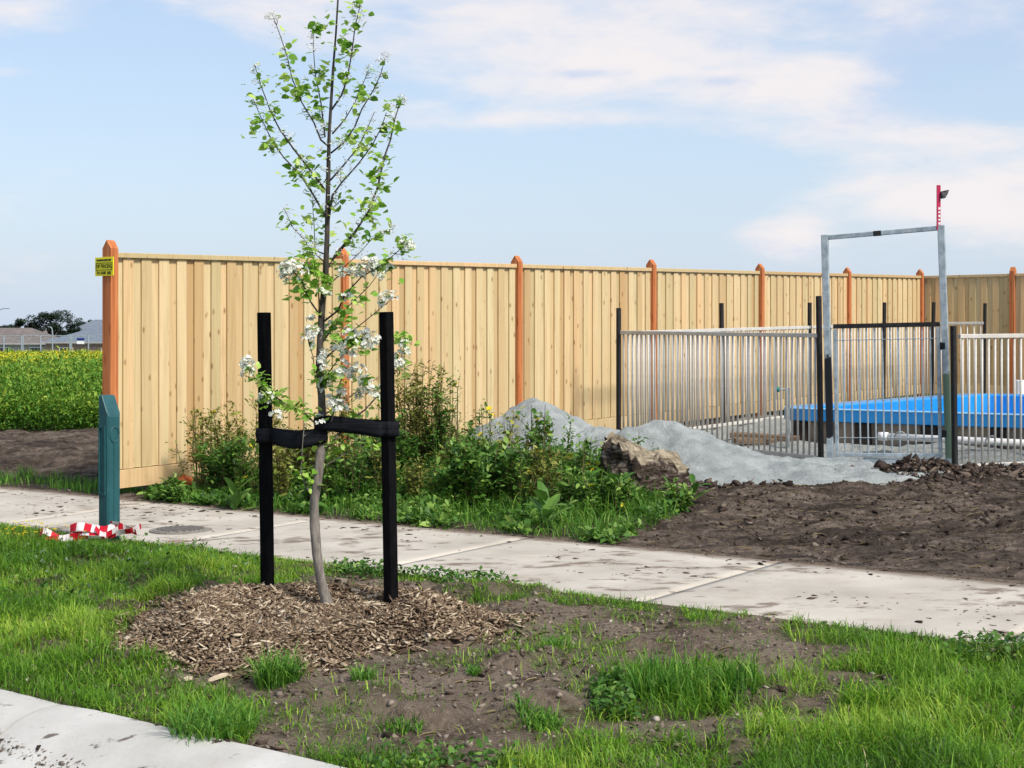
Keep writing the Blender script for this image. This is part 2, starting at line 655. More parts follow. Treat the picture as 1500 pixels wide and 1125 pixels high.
def m_galv(nt, co):
    n = nt.noise(co, 14, 5, 0.65)
    c = nt.ramp(n, [(0.3, C('#7f8b92')), (0.7, C('#b4bfc4'))])
    r = nt.smooth(nt.noise(co, 7, 5, 0.7), 0.64, 0.72)
    c = nt.mix(nt.math('MULTIPLY', r, 0.6), c, C('#8a5a38'))
    return c, None, nt.math('MULTIPLY_ADD', n, 0.3, 0.35)


material('galvanised', m_galv, 0.45, metallic=0.35)


def m_post_paint(z0, z1, paint):
    def fn(nt, co):
        c, _, rg = m_galv(nt, co)
        s = nt.new('ShaderNodeSeparateXYZ')
        nt.l.new(co, s.inputs[0])
        z = nt.math('MULTIPLY_ADD', nt.math('SUBTRACT', nt.noise(co, 18, 5, 0.7), 0.5), 0.35, s.outputs[2])
        m = nt.math('MULTIPLY', nt.smooth(z, z0, z0 + 0.05), nt.smooth(z, z1 + 0.05, z1))
        return nt.mix(m, c, paint), None, rg
    return fn


material('galv_black_patch', m_post_paint(0.22, 1.0, (0.012, 0.014, 0.017)), 0.45, metallic=0.3)
material('galv_green_patch', m_post_paint(0.05, 0.85, C('#5f7463')), 0.45, metallic=0.3)
material('panel_paint', lambda nt, co: (nt.ramp(nt.noise(co, 9, 5, 0.7), [(0.3, C('#aeaaa1')), (0.7, C('#cbc7be'))]), None), 0.5)
material('pool_blue', lambda nt, co: (nt.ramp(nt.noise(co, 3, 4), [(0.3, C('#1a80c6')), (0.7, C('#2690d6'))]), None), 0.28, spec=0.5)
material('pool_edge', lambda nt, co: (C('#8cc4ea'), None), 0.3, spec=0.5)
material('fibreglass', lambda nt, co: (nt.ramp(nt.noise(co, 6, 5, 0.7), [(0.3, C('#766a5e')), (0.7, C('#9b8d7d'))]), nt.bump(nt.noise(co, 30, 3), 0.3, 0.01)), 0.7)
material('pool_brace', lambda nt, co: (nt.ramp(nt.noise(co, 9, 4), [(0.3, C('#241f1c')), (0.7, C('#3e352e'))]), None), 0.8)
material('white_plastic', lambda nt, co: (nt.ramp(nt.noise(co, 8, 4), [(0.3, C('#d4d4d0')), (0.7, C('#e8e8e6'))]), None), 0.4)
material('grey_steel', lambda nt, co: (nt.ramp(nt.noise(co, 20, 4), [(0.3, C('#6f7476')), (0.7, C('#90979a'))]), None), 0.5, metallic=0.3)
material('tap_green', lambda nt, co: (C('#1f6a66'), None), 0.5)
material('staff_red', lambda nt, co: (nt.ramp(nt.noise(co, 20, 3), [(0.3, C('#a82048')), (0.7, C('#bd2c54'))]), None), 0.5)
material('flag_black', lambda nt, co: (nt.ramp(nt.noise(co, 40, 3), [(0.3, (0.01, 0.01, 0.012)), (0.7, (0.03, 0.03, 0.035))]), None), 0.4)
material('sign_yellow', lambda nt, co: (nt.ramp(nt.noise(co, 14, 3), [(0.3, C('#e0da1e')), (0.7, C('#ece52e'))]), None), 0.5)
material('sign_ink', lambda nt, co: ((0.012, 0.013, 0.01), None), 0.6)
material('tape_red', lambda nt, co: (C('#c3182c'), None), 0.4, trans=0.2)
material('tape_white', lambda nt, co: (C('#e6e0de'), None), 0.4, trans=0.2)


def m_stump(nt, co):
    n = nt.noise(nt.map(co, (3, 3, 8)), 4, 6, 0.72, 0.5)
    c = nt.ramp(n, [(0.36, C('#1d1714')), (0.52, C('#544940')), (0.66, C('#a0948a'))])
    top = nt.attr('top')
    tw = nt.ramp(nt.noise(nt.map(co, (3, 18, 3)), 3, 5, 0.7), [(0.3, C('#4d443c')), (0.55, C('#a3967f')), (0.75, C('#cfc4ae'))])
    c = nt.mix(top, c, tw)
    return c, nt.bump(n, 1.0, 0.04)


material('stump_wood', m_stump, 0.9, spec=0.1)
material('brick_clay', lambda nt, co: (nt.ramp(nt.noise(co, 20, 4), [(0.3, C('#a8522c')), (0.7, C('#c46a3c'))]), nt.bump(nt.noise(co, 60, 3), 0.4, 0.004)), 0.9)
material('iron', lambda nt, co: (nt.ramp(nt.noise(co, 40, 4, 0.7), [(0.3, C('#6b665f')), (0.7, C('#928c84'))]), nt.bump(nt.vor(co, 60), 0.5, 0.004)), 0.8)
material('roof_grey', lambda nt, co: (nt.ramp(nt.noise(nt.map(co, (1, 1, 6)), 2, 4), [(0.3, C('#59626c')), (0.7, C('#747e88'))]), None), 0.8)
material('roof_brown', lambda nt, co: (nt.ramp(nt.noise(co, 2, 4), [(0.3, C('#5c5451')), (0.7, C('#77706c'))]), None), 0.8)
material('house_brick', lambda nt, co: (nt.ramp(nt.noise(co, 5, 4), [(0.3, C('#7c6358')), (0.7, C('#98806f'))]), None), 0.9)
material('house_render', lambda nt, co: (nt.ramp(nt.noise(co, 3, 4), [(0.3, C('#8d8a88')), (0.7, C('#a8a5a2'))]), None), 0.9)
material('glass_dark', lambda nt, co: (C('#23282e'), None), 0.15)
material('sign_blue', lambda nt, co: (C('#1d2f6e'), None), 0.5)
material('old_timber', lambda nt, co: (nt.ramp(nt.noise(nt.map(co, (2, 30, 30)), 3, 4), [(0.3, C('#4c3d31')), (0.7, C('#8a735b'))]), None), 0.85)

# broad leaves
def leaf_cards(P, size, tint, name, mat, parent=None, origin=None, updir=0.35, ratio=0.5, spread=0.45, lite=False):
    n = len(P)
    az = RNG.uniform(0, 6.28, n)
    el = RNG.normal(updir, spread, n)
    d = np.stack([np.cos(az) * np.cos(el), np.sin(az) * np.cos(el), np.sin(el)], -1)
    sd = np.stack([-np.sin(az), np.cos(az), RNG.normal(0, .5, n)], -1)
    sd /= np.linalg.norm(sd, axis=1)[:, None]
    nn = np.cross(d, sd)
    L = size[:, None]
    wv = L * ratio * .5
    if lite:
        V = np.stack([P, P + d * L * .45 + sd * wv + nn * L * .07, P + d * L - nn * L * .1, P + d * L * .45 - sd * wv + nn * L * .07], 1)
        if origin is not None:
            V = V - np.array(origin)
        F = np.array([(0, 2, 1), (0, 3, 2)])[None] + (np.arange(n) * 4)[:, None, None]
        me = npmesh(name, V.reshape(-1, 3), F.reshape(-1, 3), {'tint': np.repeat(np.clip(tint, 0, 1), 4)})
        return mesh_obj(name, me, mat, parent)
    V = np.stack([P, P + d * L * .35 + sd * wv * .9 + nn * L * .06, P + d * L * .7 + sd * wv * .75 + nn * L * .03, P + d * L - nn * L * .12,
                  P + d * L * .7 - sd * wv * .75 + nn * L * .03, P + d * L * .35 - sd * wv * .9 + nn * L * .06, P + d * L * .5 - nn * L * .02], 1)
    if origin is not None:
        V = V - np.array(origin)
    Ft = np.array([(0, 6, 1), (1, 6, 2), (2, 6, 3), (3, 6, 4), (4, 6, 5), (5, 6, 0)])
    F = Ft[None] + (np.arange(n) * 7)[:, None, None]
    me = npmesh(name, V.reshape(-1, 3), F.reshape(-1, 3), {'tint': np.repeat(np.clip(tint, 0, 1), 7)})
    return mesh_obj(name, me, mat, parent)


# ------------------------------------------------------------------ ground
KERB_T = -4.41
PATH_N, PATH_F = -1.45, 0.05

SANDPOLY = [G(860, 640, .16), G(930, 690, .12), G(1010, 712, .1), G(1100, 714, .1), G(1180, 705, .1), G(1235, 700, .1), G(1290, 693, .12), G(1390, 690, .14),
            G(1500, 688, .14), G(1640, 684, .14), (14.0, 16.5), (14.0, 24.0), tuple(ST(1.2, 15.6)[:2]), tuple(ST(0.1, 15.6)[:2]), tuple(ST(0.1, 5.2)[:2])]


def base_z(s, t):
    verge = -0.06 + 0.06 * (t - KERB_T) / (PATH_N - KERB_T)
    path = 0.026 * (t - PATH_N)
    lotw = sstep(s, -1.5, 0.2)
    lot = 0.041 + 0.0215 * np.clip(t - PATH_F, 0, 17.0) * lotw
    z = np.where(t < PATH_N, verge, np.where(t < PATH_F, path, lot))
    return z


MC = Vector((-0.98, 7.12, 0))


def mulch_r(x, y):
    dxm, dym = x - MC.x, y - MC.y
    a = np.arctan2(dym, dxm)
    wob = 1 + 0.10 * np.sin(a * 3 + 1.0) + 0.06 * np.sin(a * 5 + 2.0) + 0.03 * np.sin(a * 9)
    ry = np.where(dym > 0, 0.66, 0.74)
    return np.hypot(dxm / 0.87, dym / ry) / wob


def gz(x, y):
    """finished ground height, vectorised"""
    x = np.asarray(x, float)
    y = np.asarray(y, float)
    s, t = to_st(x, y)
    z = base_z(s, t)
    far = np.hypot(x, y)
    z = z - 0.0030 * np.clip(far - 30, 0, 98) * sstep(s, 4, -2) - 0.018 * np.clip(far - 128, 0, 72)
    near = sstep(far, 60, 30)
    # verge: lumpy soil
    v = (t < PATH_N)
    rough = (fbm(x, y, 7, 4, 3) - 0.5) * 0.045 + (fbm(x, y, 2.0, 3, 5) - 0.5) * 0.06
    edge = sstep(t, KERB_T, KERB_T + 0.25) * sstep(t, PATH_N, PATH_N - 0.2)
    bumps = 0.055 * sstep(fbm(x, y, 3.1, 3, 9), 0.56, 0.72) * edge
    flat = sstep(mulch_r(x, y), 0.75, 1.2)
    z = z + np.where(v, (rough * (0.25 + 0.75 * edge) + bumps) * flat, 0)
    # building lot: turned soil
    l = (t > PATH_F)
    le = sstep(t, PATH_F, PATH_F + 0.35)
    sandy = inpoly(x, y, SANDPOLY)
    rid = 1 - np.abs(fbm(x * 1.0 + y * .3, y, 2.6, 4, 21) * 2 - 1)
    lotr = (fbm(x, y, 1.3, 3, 31) - 0.50) * 0.08 + (rid - 0.7) * 0.07 + (fbm(x, y, 8, 4, 33, .7) - 0.5) * 0.075
    sandr = (fbm(x, y, 2.0, 3, 41) - 0.5) * 0.15 + (fbm(x, y, 7, 3, 43) - 0.5) * 0.07
    z = z + np.where(l, le * near * np.where(sandy, sandr, lotr * np.where(s < -0.3, 1.3, 1.0)), 0)
    # low earth bank beside the field, left of the fence
    z = z + np.where(l & (s < 0), 0.10 * sstep(t, 0.4, 2.2) * sstep(s, -0.2, -0.9) * near, 0)
    # excavation that holds the pool shell
    z = np.where((s > 2.06) & (s < 6.1) & (t > 7.75) & (t < 13.3), -1.35, z)
    # under the footpath
    u = (t >= PATH_N + 0.005) & (t <= PATH_F - 0.005)
    z = np.where(u, 0.026 * (t - PATH_N) - 0.07, z)
    return z


def gz1(x, y):
    return float(gz(np.array([x]), np.array([y]))[0])


def axis(segs):
    out = [segs[0][0]]
    for a, b, st in segs:
        n = max(1, int(round((b - a) / st)))
        out += list(np.linspace(a, b, n + 1)[1:])
    return np.array(out)


lawn_px = {
    'A': ([(-420, 770), (0, 766), (150, 781), (300, 803), (400, 818), (470, 842), (370, 866), (250, 890), (165, 920), (150, 955), (240, 982), (380, 1000), (372, 1058), (330, 1084), (250, 1066), (100, 1026), (0, 1000), (-300, 925)], 9500, .10),
    'B': ([(390, 818), (600, 836), (700, 850), (770, 866), (800, 884), (740, 886), (640, 858), (500, 846)], 7000, .085),
    'C': ([(740, 862), (890, 872), (975, 884), (1000, 893), (975, 902), (880, 895), (800, 888)], 5500, .10),
    'C2': ([(1000, 890), (1090, 902), (1092, 925), (1010, 920)], 7000, .11),
    'C3': ([(1140, 906), (1250, 920), (1345, 938), (1340, 965), (1230, 950), (1150, 936)], 5000, .12),
    'D': ([(1200, 972), (1260, 960), (1345, 936), (1420, 926), (1560, 930), (1900, 975), (1900, 1250), (1050, 1250), (1080, 1100), (1190, 1062), (1290, 1030), (1290, 1000)], 9000, .115),
    'E': ([(885, 1005), (945, 965), (1050, 975), (1120, 1000), (1128, 1038), (1000, 1046), (910, 1035)], 4200, .12),
    'E2': ([(1130, 1000), (1200, 985), (1210, 1020), (1150, 1030)], 5000, .13),
    'F': ([(775, 1085), (900, 1070), (1060, 1085), (1080, 1250), (700, 1250), (720, 1130)], 7500, .10),
    'H': ([(395, 1090), (470, 1076), (640, 1100), (660, 1250), (480, 1250), (470, 1118)], 5500, .085),
    'I': ([(855, 1025), (920, 1010), (940, 1050), (870, 1045)], 4000, .09),
}
sl = axis([(-600, -120, 40), (-120, -30, 6), (-30, -8, 0.8), (-8, -3, 0.1), (-3, 10.5, 0.039), (10.5, 20, 0.5), (20, 100, 8), (100, 600, 50)])
tl = axis([(KERB_T, PATH_N, 0.033), (PATH_N, PATH_N + 0.02, 0.01), (PATH_N + 0.02, PATH_F - 0.02, 0.2), (PATH_F - 0.02, PATH_F, 0.01),
           (PATH_F, 6.5, 0.04), (6.5, 17, 0.12), (17, 60, 1.2), (60, 300, 8), (300, 900, 60)])
gs, gt = np.meshgrid(sl, tl, indexing='ij')
gx = OX + PV.x * gs + QV.x * gt
gy = OY + PV.y * gs + QV.y * gt
gzv = gz(gx, gy)
jx = gx + (fbm(gx, gy, 4, 3, 51) - 0.5) * 0.45
jy = gy + (fbm(gx, gy, 4, 3, 53) - 0.5) * 0.45
sandm = (inpoly(jx, jy, SANDPOLY) & (gt > PATH_F)).astype(float)
lotm = ((gt > PATH_F) & (np.hypot(gx, gy) < 60)).astype(float)
greenm = ((gt > 7.5) & (gs < -0.5)).astype(float) + (np.hypot(gx, gy) > 40)
for pp_, _dens, _hgt in lawn_px.values():
    greenm += inpoly(gx + (fbm(gx, gy, 5, 2, 101) - .5) * .4, gy + (fbm(gx, gy, 5, 2, 103) - .5) * .4, [G(a, b, -0.02) for a, b in pp_]) * (gt < PATH_N) * 0.55
greenm += (gt < PATH_N) * 0.35 * sstep(fbm(gx, gy, 3.4, 4, 121), .48, .66)
greenm = np.clip(greenm, 0, 1)
ns, ntt = gs.shape
idx = np.arange(ns * ntt).reshape(ns, ntt)
F = np.stack([idx[:-1, :-1], idx[1:, :-1], idx[1:, 1:], idx[:-1, 1:]], -1).reshape(-1, 4)
V = np.stack([gx, gy, gzv], -1).reshape(-1, 3)
me = npmesh('ground', V, F, {'sand': sandm.ravel(), 'lot': lotm.ravel(), 'green': greenm.ravel()})
ground = mesh_obj('ground', me, 'soil', smooth=True)
tag(ground, 'bare brown soil verge and turned building ground', kind='structure')

# road
mb = MB()
a, b, c_, d = ST(-600, -5.3), ST(600, -5.3), ST(600, -500), ST(-600, -500)
mb.add([(q.x, q.y, -0.215) for q in (a, b, c_, d)], [(3, 2, 1, 0)])
tag(mb.obj('road', 'asphalt'), 'dark asphalt road beyond the kerb', kind='structure')

# footpath slabs
fp = empty('footpath', ST(0, PATH_N))
tag(fp, 'pale concrete footpath stained with mud', kind='structure')
SL = 1.8
NX, NY = 30, 26
us, ut = np.meshgrid(np.linspace(0.005, SL - 0.005, NX), np.linspace(0, PATH_F - PATH_N, NY), indexing='ij')


def slab_mesh(name):
    wv = PATH_F - PATH_N
    zz = 0.026 * ut
    rnd = np.minimum(np.minimum(us - 0.005, SL - 0.005 - us), np.minimum(ut, wv - ut))
    zz = zz - 0.006 * sstep(rnd, 0.03, 0.0)
    V = np.stack([us, ut, zz], -1).reshape(-1, 3)
    ii = np.arange(NX * NY).reshape(NX, NY)
    F = np.stack([ii[:-1, :-1], ii[1:, :-1], ii[1:, 1:], ii[:-1, 1:]], -1).reshape(-1, 4)
    # skirt
    loop = list(ii[:, 0]) + list(ii[-1, 1:]) + list(ii[-2::-1, -1]) + list(ii[0, -2:0:-1])
    base = len(V)
    sk = V[loop].copy()
    sk[:, 2] -= 0.08
    V = np.vstack([V, sk])
    n = len(loop)
    FS = np.array([[loop[i], base + i, base + (i + 1) % n, loop[(i + 1) % n]] for i in range(n)])
    F = np.vstack([F, FS])
    ed = np.concatenate([(1 - sstep(ut, 0.0, 0.35) * 0.6 - sstep(wv - ut, 0.0, 0.35) * 0.4).ravel() * 0.9, np.full(n, 1.0)])
    ed[:NX * NY] = np.maximum(sstep(ut, 0.25, 0.0) * 0.6, sstep(wv - ut, 0.4, 0.0)).ravel()
    return npmesh(name, V, F, {'edge': ed})


for k in range(-6, 9):
    sm = slab_mesh('slab')
    # each slab carries its own offset so that the stains do not repeat
    o = mesh_obj('slab', sm, 'path_concrete', fp, smooth=False)
    o.location = (0, 0, 0)
    o.rotation_euler = (0, 0, 0)
    M = Matrix.Rotation(RZ, 4, 'Z')
    sm.transform(Matrix.Translation(Vector((PV.x, PV.y, 0)) * (0.57 + SL * k)) @ M)

# kerb: rolled profile swept along the street, in segments
kb = empty('kerb', ST(0, KERB_T))
tag(kb, 'pale rolled concrete kerb along the road', kind='structure')
prof = [(-0.02, -0.16), (-0.02, -0.05), (0.0, -0.048), (-0.05, -0.046), (-0.10, -0.050), (-0.15, -0.060), (-0.20, -0.078), (-0.25, -0.105),
        (-0.30, -0.135), (-0.35, -0.158), (-0.40, -0.170), (-0.46, -0.176), (-0.60, -0.186), (-0.80, -0.198), (-0.88, -0.204), (-0.90, -0.25)]
prof[0] = (0.01, -0.2)
prof[1] = (0.01, -0.062)
for k in range(-3, 5):
    s0 = 5.35 + 2.6 * k + 0.006
    s1 = s0 + 2.6 - 0.012
    mb = MB()
    n = len(prof)
    N = 14
    vs = []
    for j in range(N + 1):
        s = s0 + (s1 - s0) * j / N
        dip = 0.006 if j in (0, N) else 0
        for (pt, pz) in prof:
            q = PV * s + QV * pt
            vs.append((q.x, q.y, pz - dip + 0.002 * math.sin(s * 7 + pt * 20)))
    fs = [(j * n + i, j * n + i + 1, (j + 1) * n + i + 1, (j + 1) * n + i) for j in range(N) for i in range(n - 1)]
    fs += [tuple(range(n)), tuple(reversed(range(N * n, N * n + n)))]
    mb.add(vs, fs)
    mb.obj('kerb_segment', 'kerb_concrete', kb, smooth=False)

# ------------------------------------------------------------------ paling fences
SLOPE = 0.0215
PAL_V = []


def paling_mesh(wd, ht, th, name):
    mb = MB()
    mb.box((0, 0, ht / 2), (wd, th, ht), bev=0.002)
    me = mb.mesh(name)
    me.materials.append(MATS['pine'])
    return me


def post_mesh(wx, wy, ht, peak, ridge_along_x):
    """square post with a gable top"""
    mb = MB()
    hx, hy = wx / 2, wy / 2
    vs = [(-hx, -hy, -0.3), (hx, -hy, -0.3), (hx, hy, -0.3), (-hx, hy, -0.3), (-hx, -hy, ht), (hx, -hy, ht), (hx, hy, ht), (-hx, hy, ht)]
    if ridge_along_x:
        vs += [(-hx, 0, ht + peak), (hx, 0, ht + peak)]
        fs = [(3, 2, 1, 0), (0, 1, 5, 4), (2, 3, 7, 6), (1, 2, 6, 9, 5), (3, 0, 4, 8, 7), (4, 5, 9, 8), (6, 7, 8, 9)]
    else:
        vs += [(0, -hy, ht + peak), (0, hy, ht + peak)]
        fs = [(3, 2, 1, 0), (1, 2, 6, 5), (3, 0, 4, 7), (0, 1, 5, 8, 4), (2, 3, 7, 9, 6), (5, 6, 9, 8), (7, 4, 8, 9)]
    mb.add(vs, fs)
    me = mb.mesh('post')
    me.materials.append(MATS['post_wood'])
    return me


def fence(name, label, start, ang, bays, pitch, z0, slope, first_post=True, face=-1, post_offsets=None):
    """local x runs along the fence; the paling face looks to local y = face"""
    root = empty(name, (start[0], start[1], 0), ang)
    tag(root, label, 'fence')
    PH = 2.02
    pm = post_mesh(0.078, 0.104, PH - 0.008, 0.068, True)
    U = paling_mesh(0.112, 1.722, 0.013, 'paling')
    Ov = paling_mesh(0.104, 1.722, 0.015, 'paling')
    for k in range(bays + 1):
        x = k * pitch
        if k == 0 and not first_post:
            continue
        o = mesh_obj('post', pm, None, root)
        o.location = (x, 0, z0 + slope * x + 0.008 * math.sin(k * 2.3))
        o.rotation_euler = (0.004 * math.sin(k * 5.1), 0.005 * math.sin(k * 3.7), 0)
    for k in range(bays):
        x0, x1 = k * pitch + 0.040, (k + 1) * pitch - 0.040
        ln = x1 - x0
        zc = z0 + slope * (x0 + x1) / 2
        tilt = Matrix.Rotation(-math.atan(slope), 4, 'Y')
        mb = MB()
        mb.box((0, 0, 0), (ln, 0.062, 0.042), tilt, bev=0.003)
        o = mb.obj('capping_board', 'pine', root, ((x0 + x1) / 2, face * 0.004, zc + 1.938 + 0.021))
        mb = MB()
        mb.box((0, 0, 0), (ln, 0.024, 0.15), tilt, bev=0.002)
        mb.obj('plinth_board', 'pine', root, ((x0 + x1) / 2, face * 0.009, zc + 0.06 + 0.075))
        for zr in (0.42, 1.05, 1.72):
            mb = MB()
            mb.box((0, 0, 0), (ln, 0.045, 0.075), tilt)
            mb.obj('rail', 'pine', root, ((x0 + x1) / 2, -face * 0.048, zc + zr))
        nm = int(round(ln / 0.186))
        mod = ln / nm
        for j in range(nm):
            xa = x0 + mod * (j + 0.5)
            zb = z0 + slope * xa + 0.214
            u = mesh_obj('paling', U, None, root)
            u.location = (xa - mod * 0.5 + 0.052 - (0.008 if j else 0), -face * 0.0095, zb)
            v = mesh_obj('paling', Ov, None, root)
            v.location = (xa + 0.040 + random.uniform(-.004, .004), face * 0.0065, zb + random.uniform(0, .003))
            if j == nm - 1:
                v.location.x = min(v.location.x, x1 - 0.052)
            v.rotation_euler = (0, random.uniform(-.0012, .0012), random.uniform(-.01, .01))
    return root


ANGQ = math.atan2(QV.y, QV.x)
FS0, FT0 = -0.12, 0.10
side = fence('paling_fence', 'new pale pine paling fence with orange posts running back from the footpath', ST(FS0, FT0), ANGQ, 6, 2.71, 0.03, SLOPE, True, -1)
CT = FT0 + 6 * 2.71
corner = ST(FS0, CT)
rear = fence('paling_fence', 'shaded pine paling fence across the back, behind the blue pool', ST(FS0 - 1.22, CT + 0.12), RZ, 4, 2.71, 0.03 + SLOPE * 6 * 2.71, 0.0, False, -1)

# fence builder's sign, screwed to the street end of the first post
sg = empty('fence_sign', ST(FS0 - 0.015, FT0 - 0.0475, 1.895), RZ)
tag(sg, 'small square yellow fencing sign fixed to the end fence post', 'sign')
mb = MB()
mb.box((0, 0, 0), (0.232, 0.006, 0.152), bev=0.001)
mb.obj('panel', 'sign_yellow', sg)
mb = MB()
for (z0_, z1_, x0_, x1_) in ((0.026, 0.030, -.104, .104), (-0.030, -0.026, -.104, .104), (-0.026, 0.026, -.104, -.100), (-0.026, 0.026, .100, .104)):
    mb.box(((x0_ + x1_) / 2, -0.0045, (z0_ + z1_) / 2), (x1_ - x0_, 0.002, z1_ - z0_))
mb.obj('border', 'sign_ink', sg)
mb = MB()
xx = -0.095
for wd in (0.014, 0.006, 0.05, 0.008, 0.036, 0.01, 0.03):
    mb.box((xx + wd / 2, -0.0045, 0.052), (wd, 0.002, 0.013))
    xx += wd + 0.005
mb.obj('small_print', 'sign_ink', sg)


def text(body, size, loc, mat, parent, name='lettering', xs=1.0):
    cu = bpy.data.curves.new(name, 'FONT')
    cu.body = body
    cu.size = size
    cu.align_x = 'CENTER'
    cu.align_y = 'CENTER'
    cu.extrude = 0.0006
    cu.offset = 0.0002
    tmp = bpy.data.objects.new('tmp', cu)
    COL.objects.link(tmp)
    dg = bpy.context.evaluated_depsgraph_get()
    me = bpy.data.meshes.new_from_object(tmp.evaluated_get(dg))
    bpy.data.objects.remove(tmp)
    me.transform(Matrix.Rotation(math.radians(90), 4, 'X') @ Matrix.Scale(xs, 4, (1, 0, 0)))
    me.materials.clear()
    me.materials.append(MATS[mat])
    o = mesh_obj(name, me, None, parent)
    o.location = loc
    return o


text('VIP FENCING', 0.046, (0, -0.0045, 0.0), 'sign_ink', sg, xs=0.72)
text('PH 0408', 0.036, (-0.034, -0.0045, -0.053), 'sign_ink', sg, xs=0.9)
mb = MB()
for xx in (0.045, 0.058, 0.071, 0.084):
    mb.box((xx, -0.0045, -0.053), (0.007, 0.002, 0.024))
mb.obj('small_print', 'sign_ink', sg)

# ------------------------------------------------------------------ service pillar
px_, py_ = ST(1.95, -1.53)[:2]
pz = gz1(px_, py_)
pil = empty('service_pillar', (px_, py_, pz), RZ)
tag(pil, 'dark teal plastic service pillar with slanted top beside the footpath', 'pillar')


def ring_box(mb, xs, ys, z0, z1):
    mb.box(((xs[0] + xs[1]) / 2, (ys[0] + ys[1]) / 2, (z0 + z1) / 2), (xs[1] - xs[0], ys[1] - ys[0], z1 - z0))


H = 0.93
hw = 0.052
mb = MB()     # body with a recessed slot on the street face and slanted top towards local +x
ch = 0.012
foot = [(-hw + ch, -hw), (-0.012, -hw), (hw - ch, -hw), (hw, -hw + ch), (hw, hw - ch), (hw - ch, hw), (-0.012, hw), (-hw + ch, hw), (-hw, hw - ch), (-hw, -hw + ch)]


def ztop(x):
    return H - max(0.0, (x + 0.012)) * 2.1


n = len(foot)
vs = [(x, y, -0.1) for x, y in foot] + [(x, y, ztop(x) - 0.006) for x, y in foot]
vs += [(x * 0.9, y * 0.9, ztop(x * 0.9)) for x, y in foot]
fs = [(i, (i + 1) % n, n + (i + 1) % n, n + i) for i in range(n)] + [(n + i, n + (i + 1) % n, 2 * n + (i + 1) % n, 2 * n + i) for i in range(n)]
fs += [tuple(2 * n + q for q in (0, 1, 6, 7, 8, 9)), tuple(2 * n + q for q in (1, 2, 3, 4, 5, 6))]
mb.add(vs, fs)
mb.obj('body', 'teal_plastic', pil)
mb = MB()
for (x0, x1, z0, z1) in ((-0.036, -0.028, 0.30, 0.72), (0.020, 0.028, 0.30, 0.72), (-0.036, 0.028, 0.72, 0.735), (-0.036, 0.028, 0.285, 0.30)):
    mb.box(((x0 + x1) / 2, -hw - 0.004, (z0 + z1) / 2), (x1 - x0, 0.008, z1 - z0))
mb.obj('slot_frame', 'teal_plastic', pil)
mb = MB()
pts = [(hw + 0.001, 0.034 * math.cos(a), 0.675 + 0.05 * math.sin(a)) for a in np.linspace(0, 2 * math.pi, 19)]
mb.tube(pts, 0.005, 6)
mb.obj('finger_recess', 'teal_plastic', pil, smooth=True)
mb = MB()
mb.box((hw + 0.002, 0, 0.33), (0.006, 0.012, 0.6), bev=0.002)
mb.obj('edge_rib', 'teal_plastic', pil)

# ------------------------------------------------------------------ barrier tape bundle at its foot
tb = empty('barrier_tape', (px_, py_, pz))
tb.scale = (1, 1, .7)
tag(tb, 'crumpled red and white striped barrier tape heaped at the foot of the teal pillar', 'tape')


def ribbon(pts, wd, stripe, name='tape_strip', tw=0.0):
    mb = MB()
    pts = [Vector(p) for p in pts]
    # resample with Catmull-Rom
    R_ = []
    for i in range(len(pts) - 1):
        p0, p1, p2, p3 = pts[max(i - 1, 0)], pts[i], pts[i + 1], pts[min(i + 2, len(pts) - 1)]
        for k in range(8):
            u = k / 8
            R_.append(0.5 * ((2 * p1) + (-p0 + p2) * u + (2 * p0 - 5 * p1 + 4 * p2 - p3) * u * u + (-p0 + 3 * p1 - 3 * p2 + p3) * u ** 3))
    R_.append(pts[-1])
    L = 0
    for i in range(len(R_) - 1):
        a, b = R_[i], R_[i + 1]
        d = (b - a)
        e0 = Vector((0, math.sin(tw + L * 9) * 0.7, 1)).normalized() * wd / 2
        e1 = Vector((0, math.sin(tw + (L + d.length) * 9) * 0.7, 1)).normalized() * wd / 2
        mb.add([a - e0, b - e1, b + e1, a + e0], [(0, 1, 2, 3)], int(L / stripe) % 2)
        L += d.length
    o = mb.obj(name, ['tape_red', 'tape_white'], tb)
    md = o.modifiers.new('thick', 'SOLIDIFY')
    md.thickness = 0.0015
    return o


ribbon([(-.24, -.05, .10), (-.17, -.09, .13), (-.08, -.10, .11), (0.0, -.11, .10), (.06, -.09, .13), (.13, -.05, .10), (.19, -.07, .07)], 0.075, 0.055)
ribbon([(-.22, -.07, .05), (-.1, -.12, .06), (.02, -.13, .05), (.10, -.12, .08), (.17, -.10, .09), (.21, -.02, .12)], 0.06, 0.06, tw=1.0)
ribbon([(-.06, -.12, .12), (.0, -.15, .06), (.07, -.14, .10), (.10, -.1, .14), (.03, -.09, .16)], 0.05, 0.05, tw=2)
ribbon([(-.42, -.14, .04), (-.38, -.15, .10), (-.33, -.16, .07), (-.27, -.15, .03), (-.18, -.16, .05), (-.1, -.17, .03)], 0.06, 0.065, tw=0.5)
ribbon([(-.36, -.2, .03), (-.28, -.2, .05), (-.2, -.21, .03), (-.1, -.2, .05), (.02, -.19, .04)], 0.035, 0.09, tw=1.5)

